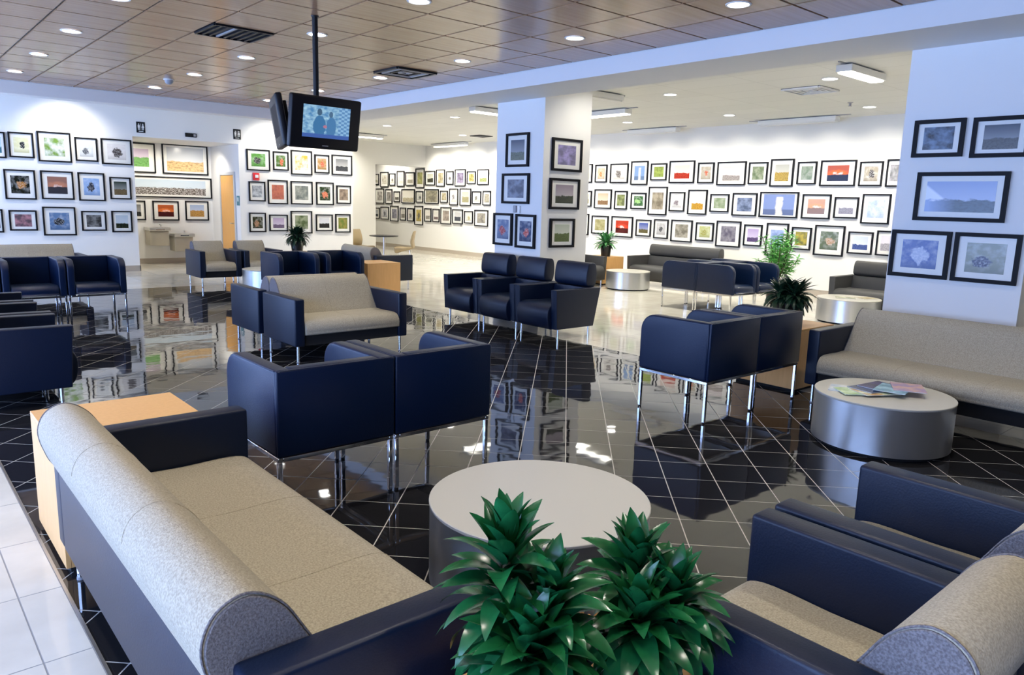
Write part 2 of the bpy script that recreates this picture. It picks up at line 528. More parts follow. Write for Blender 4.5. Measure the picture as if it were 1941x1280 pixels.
# door in the side wall of the restroom recess
bm = B(); box(bm, RX1-0.03, RX1, 17.44, 17.51, 0, 2.18); box(bm, RX1-0.03, RX1, 18.33, 18.40, 0, 2.18); box(bm, RX1-0.03, RX1, 17.51, 18.33, 2.11, 2.18)
d1 = struct('door_1', bm, 'doorframe')
dl = obj('door_leaf', box(B(), RX1-0.018, RX1-0.002, 17.515, 18.325, 0.01, 2.105), 'door', d1, 0)
bm = B(); tube(bm, (RX1-0.02, 17.58, 1.0), (RX1-0.075, 17.58, 1.0), 0.012); tube(bm, (RX1-0.07, 17.58, 1.0), (RX1-0.07, 17.70, 1.0), 0.011)
obj('door_handle', bm, 'steel', d1)

# ================================================================== FURNITURE
def arc(cy, cz, r, a0, a1, n=7):
    return [(cy+r*math.cos(math.radians(a0+(a1-a0)*i/n)), cz+r*math.sin(math.radians(a0+(a1-a0)*i/n))) for i in range(n+1)]

# ---- leather tub chair on a chrome frame (front = local -Y)
def tub_chair(label, group):
    t = thing('tub_chair', label, 'chair', group=group)
    W, D, z0, z1 = 0.68, 0.68, 0.335, 0.785
    prof = [(D/2-0.022, z0), (D/2-0.022, z1)] + arc(-D/2+0.13, z1-0.13, 0.13, 90, 180) + [(-D/2, z0)]
    for s in (-1, 1):
        x0 = s*W/2; x1 = s*(W/2-0.085)
        obj('arm', prism(B(), prof, min(x0, x1), max(x0, x1), 0.016, 3), 'leather', t, 50)
    obj('backrest', box(B(), -W/2+0.086, W/2-0.086, D/2-0.10, D/2-0.02, z0, z1, 0.012, 3), 'leather', t, 50)
    obj('rear_panel', box(B(), -W/2, W/2, D/2-0.024, D/2, z0, z1, 0.010, 2), 'leather', t, 50)
    sp = smooth_loop([(-D/2-0.012, 0.37), (-D/2, 0.435), (-D/2+0.08, 0.465), (0.0, 0.455), (D/2-0.1, 0.44), (D/2-0.1, 0.345), (-D/2+0.02, 0.34)], 4)
    obj('seat', prism(B(), sp, -W/2+0.087, W/2-0.087, 0.012, 2), 'leather', t, 50)
    bm = B()
    for y in (D/2-0.004,):
        tube(bm, (-W/2+0.02, y, z1-0.004), (W/2-0.02, y, z1-0.004), 0.0035, 6)
    for s in (-1, 1):
        tube(bm, (s*(W/2-0.003), D/2-0.03, z1-0.005), (s*(W/2-0.003), -D/2+0.13, z1-0.005), 0.0035, 6)
    obj('piping', bm, 'leather', t)
    bm = B(); rw = 0.026
    for s in (-1, 1):
        box(bm, s*(W/2-0.015)-rw/2, s*(W/2-0.015)+rw/2, -D/2+0.01, D/2-0.01, z0-rw, z0-0.002, 0.003, 1)
    for s in (-1, 1):
        box(bm, -W/2+0.03, W/2-0.03, s*(D/2-0.022)-rw/2, s*(D/2-0.022)+rw/2, z0-rw, z0-0.002, 0.003, 1)
    obj('frame', bm, 'chrome', t)
    for sx in (-1, 1):
        for sy in (-1, 1):
            bm = B()
            cx, cy = sx*(W/2-0.016), sy*(D/2-0.024)
            box(bm, cx-0.012, cx+0.012, cy-0.012, cy+0.012, 0.012, z0-rw, 0.003, 1)
            lg = obj('leg', bm, 'chrome', t)
            obj('glide', lathe(B(), [(0, 0), (0.013, 0), (0.013, 0.011), (0, 0.011)], 12, cx, cy), 'black', lg)
    return t

# ---- navy settee with taupe seat and rolled back, any width
def settee(kind, cat, W, label, seats, group=None):
    t = thing(kind, label, cat, group=group)
    D, zb, za = 0.80, 0.17, 0.645
    th = 0.105
    for s in (-1, 1):
        x0, x1 = sorted((s*W/2, s*(W/2-th)))
        obj('arm', box(B(), x0, x1, -D/2+0.005, D/2-0.012, zb, za, 0.014, 3), 'vinyl', t, 50)
    obj('back_panel', box(B(), -W/2+th, W/2-th, D/2-0.06, D/2-0.012, zb, 0.58, 0.008, 2), 'vinyl', t, 50)
    rp = [(0.065, 0.40), (0.14, 0.53), (0.21, 0.65), (0.27, 0.745), (0.345, 0.79), (0.415, 0.765), (0.447, 0.695), (0.432, 0.61), (0.39, 0.53), (0.25, 0.42)]
    roll = smooth_loop(rp, 5)
    bk = obj('backrest', prism(B(), roll, -W/2+th+0.004, W/2-th-0.004, 0.006, 2), 'taupe', t, 60)
    cy = sum(p[0] for p in roll)/len(roll); cz = sum(p[1] for p in roll)/len(roll)
    cap = [(cy+(p[0]-cy)*0.96, cz+(p[1]-cz)*0.96) for p in roll]
    for s in (-1, 1):
        x0, x1 = sorted((s*(W/2-th-0.008), s*(W/2-th+0.002)))
        obj('end_cap', prism(B(), cap, x0, x1, 0.0025, 1), 'capfab', bk, 40)
        bm = B()
        for a, c in zip(roll, roll[1:]+roll[:1]):
            tube(bm, (s*(W/2-th-0.004), a[0], a[1]), (s*(W/2-th-0.004), c[0], c[1]), 0.003, 6)
        obj('piping', bm, 'capfab', bk)
    sp = smooth_loop([(-D/2-0.015, 0.315), (-D/2+0.0, 0.39), (-D/2+0.075, 0.432), (-0.1, 0.43), (0.13, 0.42), (0.15, 0.29), (-D/2+0.05, 0.275)], 5)
    st = obj('seat', prism(B(), sp, -W/2+th+0.003, W/2-th-0.003, 0.010, 2), 'taupe', t, 60)
    for i in range(1, seats):
        x = -W/2+th+(W-2*th)*i/seats
        loop = [p for p in sp if p[1] > 0.36 and p[0] < 0.09]
        bm = B()
        for a, c in zip(loop, loop[1:]):
            tube(bm, (x, a[0], a[1]-0.0015), (x, c[0], c[1]-0.0015), 0.0035, 6)
        obj('seam', bm, 'taupe', st)
        lp = [p for p in roll if p[1] > 0.46][0:28]
        bm = B()
        for a, c in zip(lp, lp[1:]):
            if (Vector(a)-Vector(c)).length < 0.06:
                tube(bm, (x, a[0], a[1]), (x, c[0], c[1]), 0.002, 6)
        obj('seam', bm, 'taupe', bk)
    obj('base_rail', box(B(), -W/2+th, W/2-th, -D/2+0.03, D/2-0.07, zb, 0.30, 0.004, 1), 'under', t)
    for sx in (-1, 1):
        for sy in (-1, 1):
            cx, cy = sx*(W/2-0.055), sy*(D/2-0.07)
            lg = obj('leg', lathe(B(), [(0, 0.01), (0.014, 0.01), (0.014, zb), (0, zb)], 14, cx, cy), 'chrome', t)
            obj('glide', lathe(B(), [(0, 0), (0.016, 0), (0.016, 0.011), (0, 0.011)], 12, cx, cy), 'grey', lg)
    return t

# ---- armchair or sofa with flared arms, waterfall seat and bolster headrest
def bolster_seat(kind, cat, W, label, m, group=None, ztop=0.92, D=0.72):
    t = thing(kind, label, cat, group=group)
    zb, za, th = 0.13, 0.615, 0.10
    prof = [(D/2-0.05, zb), (D/2+0.06, za+0.005), (-D/2-0.01, za), (-D/2+0.02, zb)]
    for s in (-1, 1):
        x0, x1 = sorted((s*W/2, s*(W/2-th)))
        obj('arm', prism(B(), prof, x0, x1, 0.012, 3), m, t, 50)
    back = [(D/2-0.17, 0.36), (D/2-0.11, za-0.005), (D/2+0.05, za), (D/2-0.055, zb+0.01), (D/2-0.12, zb+0.01)]
    bk = obj('backrest', prism(B(), back, -W/2+th, W/2-th, 0.008, 2), m, t, 50)
    yb, h = D/2-0.02, (ztop-za)/2
    bol = smooth_loop([(yb-0.085, za+0.03), (yb-0.092, za+h), (yb-0.06, ztop-0.025), (yb+0.0, ztop), (yb+0.075, ztop-0.02), (yb+0.10, za+h), (yb+0.075, za+0.02), (yb, za+0.0)], 5)
    obj('headrest_bolster', prism(B(), bol, -W/2+th*0.95, W/2-th*0.95, 0.014, 3), m, t, 50)
    sp = smooth_loop([(-D/2+0.0, zb+0.005), (-D/2-0.045, 0.24), (-D/2-0.035, 0.36), (-D/2+0.05, 0.425), (-0.02, 0.42), (D/2-0.14, 0.405), (D/2-0.14, 0.28), (-D/2+0.12, zb+0.005)], 5)
    obj('seat', prism(B(), sp, -W/2+th+0.003, W/2-th-0.003, 0.012, 2), m, t, 60)
    obj('base_rail', box(B(), -W/2+th, W/2-th, -D/2+0.08, D/2-0.12, zb+0.01, 0.30), 'under', t, 0)
    for sx in (-1, 1):
        for sy in (-1, 1):
            cx, cy = sx*(W/2-0.05), sy*(D/2-0.09)
            lg = obj('leg', lathe(B(), [(0, 0.008), (0.014, 0.008), (0.014, zb+0.01), (0, zb+0.01)], 14, cx, cy), 'chrome', t)
            obj('glide', lathe(B(), [(0, 0), (0.017, 0), (0.017, 0.009), (0, 0.009)], 12, cx, cy), 'chrome', lg)
    return t

def cube_table(label, loc, group='maple cube side tables', w=0.64, d=0.64, h=0.585):
    t = thing('cube_table', label, 'side table', loc, group=group)
    obj('plinth', box(B(), -w/2+0.02, w/2-0.02, -d/2+0.02, d/2-0.02, 0, 0.03), 'under', t, 0)
    for s in (-1, 1):
        obj('side_panel', box(B(), s*w/2-(0.02 if s > 0 else 0), s*w/2+(0.02 if s < 0 else 0), -d/2, d/2, 0.028, h-0.022, 0.0015, 1), 'maple', t)
        obj('end_panel', box(B(), -w/2+0.0205, w/2-0.0205, s*d/2-(0.02 if s > 0 else 0), s*d/2+(0.02 if s < 0 else 0), 0.028, h-0.022, 0.0015, 1), 'maple', t)
    obj('top', box(B(), -w/2, w/2, -d/2, d/2, h-0.021, h, 0.0015, 1), 'maple', t)
    return t

def drum_table(label, loc, r=0.46, h=0.37):
    t = thing('drum_table', label, 'coffee table', loc, group='round drum coffee tables')
    obj('base', lathe(B(), [(0, 0), (r-0.035, 0), (r-0.035, 0.028), (0, 0.028)], 48), 'under', t)
    obj('drum', lathe(B(), [(r-0.04, 0.027), (r, 0.027), (r, h-0.014), (r-0.04, h-0.014)], 72), 'drum', t)
    obj('top', lathe(B(), [(0, h-0.015), (r+0.001, h-0.015), (r+0.003, h-0.011), (r+0.003, h-0.003), (r, h), (0, h)], 72), 'drumtop', t)
    return t

# tub chairs
GT = 'black leather tub chairs on chrome legs'
tc1 = tub_chair('black leather tub chair seen from behind, blue-lit side, beside the front sofa', GT)
tc1.location = (1.815, 3.79, 0); tc1.rotation_euler = (0, 0, math.pi)
for loc, rz, lab in [
    ((2.505, 3.79, 0), 180, 'black leather tub chair seen from behind, just beyond the front round table'),
    ((5.10, 3.52, 0), 180, 'black leather tub chair with blue-lit side, left one near magazine table'),
    ((5.785, 3.52, 0), 180, 'black leather tub chair seen from behind, nearest the maple cube with dark plant'),
    ((2.24, 11.05, 0), 0, 'black leather tub chair facing us at left, rightmost of its row'),
    ((1.55, 11.05, 0), 0, 'black leather tub chair facing us at left, second from right in row'),
    ((0.86, 11.05, 0), 0, 'black leather tub chair cut by the left picture edge'),
    ((5.05, 11.15, 0), 0, 'black tub chair with bright blue side, behind the taupe loveseat'),
    ((5.84, 11.15, 0), 0, 'black tub chair behind the taupe loveseat, next to the maple cube'),
    ((10.44, 6.785, 0), 0, 'black tub chair facing right in the gallery cluster, near column side'),
    ((11.14, 6.785, 0), 0, 'black tub chair facing right in the gallery cluster, beside the leafy plant'),
    ((10.44, 7.465, 0), 180, 'black tub chair in the gallery cluster, leftmost with pale legs'),
    ((11.14, 7.465, 0), 180, 'black tub chair in the gallery cluster, mostly hidden, facing left')]:
    dup(tc1, loc, rz, lab)

# navy and taupe seating
GS = 'navy and taupe rolled back seating'
s = settee('sofa', 'sofa', 2.10, 'long taupe sofa with rolled back and navy arms in the left foreground', 3, GS)
s.location = (0.90, 2.42, 0); s.rotation_euler.z = math.radians(90)
dup(s, (6.46, 2.04, 0), -90, 'long taupe sofa with navy arm in front of the right column')
dup(s, (1.62, 13.55, 0), 0, 'taupe sofa back showing behind the left row of black chairs')
s = settee('loveseat', 'sofa', 1.30, 'two-seat taupe loveseat with navy arms, facing us at centre', 2, GS)
s.location = (3.79, 7.25, 0)
dup(s, (3.79, 8.15, 0), 180, 'navy-sided loveseat backed against the centre taupe loveseat')
dup(s, (7.34, 12.40, 0), 90, 'taupe loveseat seen from its back beyond the maple cube')
s = settee('armchair', 'chair', 0.75, 'taupe armchair with blue arms before the restroom recess', 1, GS)
s.location = (4.86, 14.02, 0)
dup(s, (5.66, 14.02, 0), 0, 'taupe armchair half hidden right of its twin at the recess')
dup(s, (1.87, 0.83, 0), 180, 'taupe and navy armchair in right foreground, nearer one beside the plant')
dup(s, (2.655, 0.83, 0), 180, 'taupe and navy armchair in right foreground, farther one near magazine table')

GB = 'navy bolster armchairs'
s = bolster_seat('bolster_armchair', 'chair', 0.775, 'navy armchair with bolster headrest, rightmost of three by the centre column', 'vinyl', GB)
s.location = (6.64, 6.79, 0); s.rotation_euler.z = math.radians(-90)
dup(s, (6.64, 7.57, 0), -90, 'navy armchair with bolster headrest, middle of three by the centre column')
dup(s, (6.64, 8.35, 0), -90, 'navy armchair with bolster headrest, leftmost of three by the centre column')
dup(s, (0.79, 6.86, 0), 90, 'dark navy armchair side at left edge, nearest of the row')
dup(s, (0.79, 7.70, 0), 90, 'dark navy armchair at left edge, second of the row')
dup(s, (0.79, 8.56, 0), 90, 'dark navy armchair at left edge, farthest of the row')
GC = 'charcoal bolster sofas along the gallery'
s = bolster_seat('bolster_sofa', 'sofa', 1.96, 'charcoal sofa with long bolster behind the black gallery chairs', 'charcoal', GC, 0.86)
s.location = (12.72, 9.52, 0); s.rotation_euler.z = math.radians(-90)
dup(s, (12.26, 4.82, 0), -90, 'charcoal bolster sofa half hidden by the right column')
dup(s, (10.67, 10.80, 0), 0, 'charcoal bolster sofa showing just right of the centre column')

# tables
cube_table('maple cube table behind the left foreground sofa', (0.85, 3.80, 0))
cube_table('maple cube table holding the dark plant by the right sofa', (6.64, 3.62, 0))
cube_table('maple cube table right of the centre loveseat', (6.64, 11.28, 0))
cube_table('orange maple cube table in the gallery under the lily plant', (12.02, 10.90, 0))
cube_table('maple cube table under the two foreground plants', (1.18, 1.03, 0), w=0.54, d=0.54, h=0.5)
cube_table('maple cube table under the small dark plant by the restrooms', (6.42, 13.85, 0), w=0.6, d=0.6)
drum_table('large cream-topped round drum table in the foreground', (2.12, 2.22, 0), 0.475, 0.38)
drum_table('silver drum table with magazines before the right sofa', (5.45, 2.17, 0))
drum_table('silver drum table in the gallery by the orange cube', (11.66, 9.86, 0), 0.44)
drum_table('silver drum table beside the right column with papers on top', (11.28, 5.16, 0), 0.45)
drum_table('pale blue drum table before the two taupe armchairs', (5.45, 12.9, 0))

# magazines
def magazine(label, loc, rz, cov, w=0.21, d=0.275, h=0.006, rx=0.0):
    t = thing('magazine', label, 'magazine', loc, rz, 'magazines on the drum tables')
    t.rotation_euler.x = rx
    obj('pages', box(B(), -w/2+0.002, w/2-0.002, -d/2+0.002, d/2-0.002, 0.0008, h-0.0008), 'white', t, 0)
    m_ = mat('magazine_cover', srgb(cov[0])[:3], 0.25, noise=(9, srgb(cov[1])[:3], 0.08))
    obj('front_cover', box(B(), -w/2, w/2, -d/2, d/2, h-0.0008, h), m_, t, 0)
    obj('back_cover', box(B(), -w/2, w/2, -d/2, d/2, 0, 0.0008), m_, t, 0)
    return t
zt = 0.3705
magazine('white booklet at the left of the magazine fan', (5.33, 2.36, zt), 20, ('e8ecec', 'b8c8d8'))
magazine('pale green magazine at the left front of the fan', (5.29, 2.28, zt+0.0065), 48, ('d8ecc0', 'a8c890'))
magazine('yellow and white magazine lying under the dark ones', (5.36, 2.20, zt+0.013), 62, ('ecf0c8', 'c8a060'))
magazine('dark navy magazine across the middle of the fan', (5.42, 2.24, zt+0.0195), 75, ('202848', '384a70'))
magazine('purple-black magazine behind the navy one', (5.51, 2.22, zt+0.026), 83, ('1c1c30', '50487a'))
magazine('light blue magazine right of the navy one', (5.48, 2.12, zt+0.0325), 100, ('a0c8d8', '7098a8'))
magazine('pinkish magazine at the right end of the fan', (5.58, 2.06, zt+0.039), 118, ('d0a8a0', 'a890b0'))
magazine('thin open leaflet left on the gallery drum table', (11.2, 5.18, zt), 30, ('d8d8c0', '90907c'))
magazine('tan folded paper on the gallery drum table', (11.46, 4.98, zt), 70, ('c8c0a0', 'a89c80'))

# ================================================================== PICTURES
def print_mat(kind, c1, c2, seed):
    m, nt, b = nmat('photo_print')
    L = nt.links.new
    uv = node(nt, 'ShaderNodeUVMap')
    sep = node(nt, 'ShaderNodeSeparateXYZ'); L(uv.outputs['UV'], sep.inputs[0])
    off = node(nt, 'ShaderNodeVectorMath', operation='ADD'); off.inputs[1].default_value = (seed*3.17, seed*1.31, 0)
    L(uv.outputs['UV'], off.inputs[0])
    def noise(scale, det=4.0):
        n = node(nt, 'ShaderNodeTexNoise', i_Scale=scale, i_Detail=det); L(off.outputs[0], n.inputs['Vector']); return n.outputs['Fac']
    def math_(op, a, c=None, clamp=False):
        n = node(nt, 'ShaderNodeMath', operation=op, use_clamp=clamp)
        for i, v in enumerate((a, c)):
            if v is None:
                continue
            if isinstance(v, (int, float)):
                n.inputs[i].default_value = v
            else:
                L(v, n.inputs[i])
        return n.outputs[0]
    def mix(f, a, c):
        n = node(nt, 'ShaderNodeMix', data_type='RGBA')
        if isinstance(f, (int, float)):
            n.inputs[0].default_value = f
        else:
            L(f, n.inputs[0])
        for i, v in ((6, a), (7, c)):
            if isinstance(v, tuple):
                n.inputs[i].default_value = v
            else:
                L(v, n.inputs[i])
        return n.outputs[2]
    A, Bc = [tuple((x**1.25)*0.85 for x in srgb(c)[:3])+(1,) for c in (c1, c2)]
    dk = lambda c, k: (c[0]*k, c[1]*k, c[2]*k, 1)
    lt = lambda c, k: tuple(x+(1-x)*k for x in c[:3])+(1,)
    u, v = sep.outputs[0], sep.outputs[1]
    n1, n2 = noise(4), noise(14)
    rnd = random.Random(seed)
    if kind == 'D':
        f = math_('ADD', math_('MULTIPLY', math_('SUBTRACT', noise(2.6, 6.0), 0.5), 4.0), 0.5, True)
        base = mix(f, A, Bc)
        col = mix(math_('MULTIPLY', math_('SUBTRACT', noise(5, 6.0), 0.5), 2.2, True), base, dk(Bc, 0.4))
    elif kind == 'B':
        cx, cy, rx, ry = 0.5+rnd.uniform(-.1, .1), 0.45+rnd.uniform(-.08, .05), rnd.uniform(.2, .3), rnd.uniform(.2, .3)
        du = math_('DIVIDE', math_('SUBTRACT', u, cx), rx); dv = math_('DIVIDE', math_('SUBTRACT', v, cy), ry)
        d = math_('ADD', math_('MULTIPLY', du, du), math_('MULTIPLY', dv, dv))
        d = math_('ADD', d, math_('MULTIPLY', math_('SUBTRACT', noise(5), 0.5), 3.5))
        f = math_('MULTIPLY', math_('SUBTRACT', 1.15, d), 2.2, True)
        bgc = mix(math_('MULTIPLY', math_('SUBTRACT', n1, 0.45), 4, True), A, lt(A, 0.25))
        bgc = mix(math_('MULTIPLY', math_('SUBTRACT', 0.3, v), 3, True), bgc, dk(A, 0.7))
        fg = mix(math_('MULTIPLY', math_('SUBTRACT', n2, 0.45), 5, True), Bc, lt(Bc, 0.3))
        col = mix(f, bgc, fg)
    elif kind in 'LPV':
        hz = rnd.uniform(.35, .55) if kind == 'L' else (0.48 if kind == 'P' else 0.42)
        e = math_('ADD', v, math_('MULTIPLY', math_('SUBTRACT', noise(5 if kind != 'P' else 20), 0.5), 0.25 if kind != 'V' else 0.35))
        f = math_('MULTIPLY', math_('SUBTRACT', hz, e), 25.0, True)
        sky = mix(v, lt(A, 0.35), A)
        gr = mix(math_('MULTIPLY', math_('SUBTRACT', n2, 0.45), 5, True), Bc, dk(Bc, 0.55))
        if kind == 'P':
            gr = mix(math_('MULTIPLY', math_('SUBTRACT', noise(40, 2), 0.52), 12, True), dk(Bc, 0.6), (0.85, 0.82, 0.8, 1))
        if kind == 'V':
            sky = mix(math_('MULTIPLY', math_('SUBTRACT', math_('MULTIPLY', math_('SUBTRACT', 0.35, u), 1.6), math_('SUBTRACT', v, 0.35)), 12, True), sky, srgb('dfe4f2'))
            gr = mix(math_('MULTIPLY', math_('SUBTRACT', 0.45, u), 2.5, True), gr, srgb('8ea2cc'))
        col = mix(f, sky, gr)
    elif kind == 'S':
        du = math_('SUBTRACT', u, 0.5); dv = math_('MULTIPLY', math_('SUBTRACT', v, 0.48), 2.2)
        d = math_('ADD', math_('MULTIPLY', du, du), math_('MULTIPLY', dv, dv))
        d = math_('ADD', d, math_('MULTIPLY', math_('SUBTRACT', noise(5), 0.5), 0.35))
        f = math_('MULTIPLY', math_('SUBTRACT', 0.35, d), 4.0, True)
        sky = mix(f, mix(0.5, A, Bc), Bc)
        sky = mix(math_('MULTIPLY', math_('SUBTRACT', 0.06, d), 14, True), sky, lt(Bc, 0.6))
        g = math_('MULTIPLY', math_('SUBTRACT', 0.42, math_('ADD', v, math_('MULTIPLY', math_('SUBTRACT', n1, 0.5), 0.15))), 25, True)
        col = mix(g, sky, dk(A, 0.5))
    else:   # W: bright upright shape
        d = math_('ABSOLUTE', math_('SUBTRACT', math_('ADD', u, math_('MULTIPLY', math_('SUBTRACT', n1, 0.5), 0.12)), 0.52))
        f = math_('MULTIPLY', math_('SUBTRACT', 0.13, d), 20, True)
        f = math_('MULTIPLY', f, math_('MULTIPLY', math_('SUBTRACT', 0.9, v), 20, True))
        col = mix(f, mix(math_('MULTIPLY', math_('SUBTRACT', 0.3, v), 20, True), A, dk(A, 0.55)), Bc)
    L(col, b.inputs['Base Color'])
    b.inputs['Roughness'].default_value = 0.22
    return m

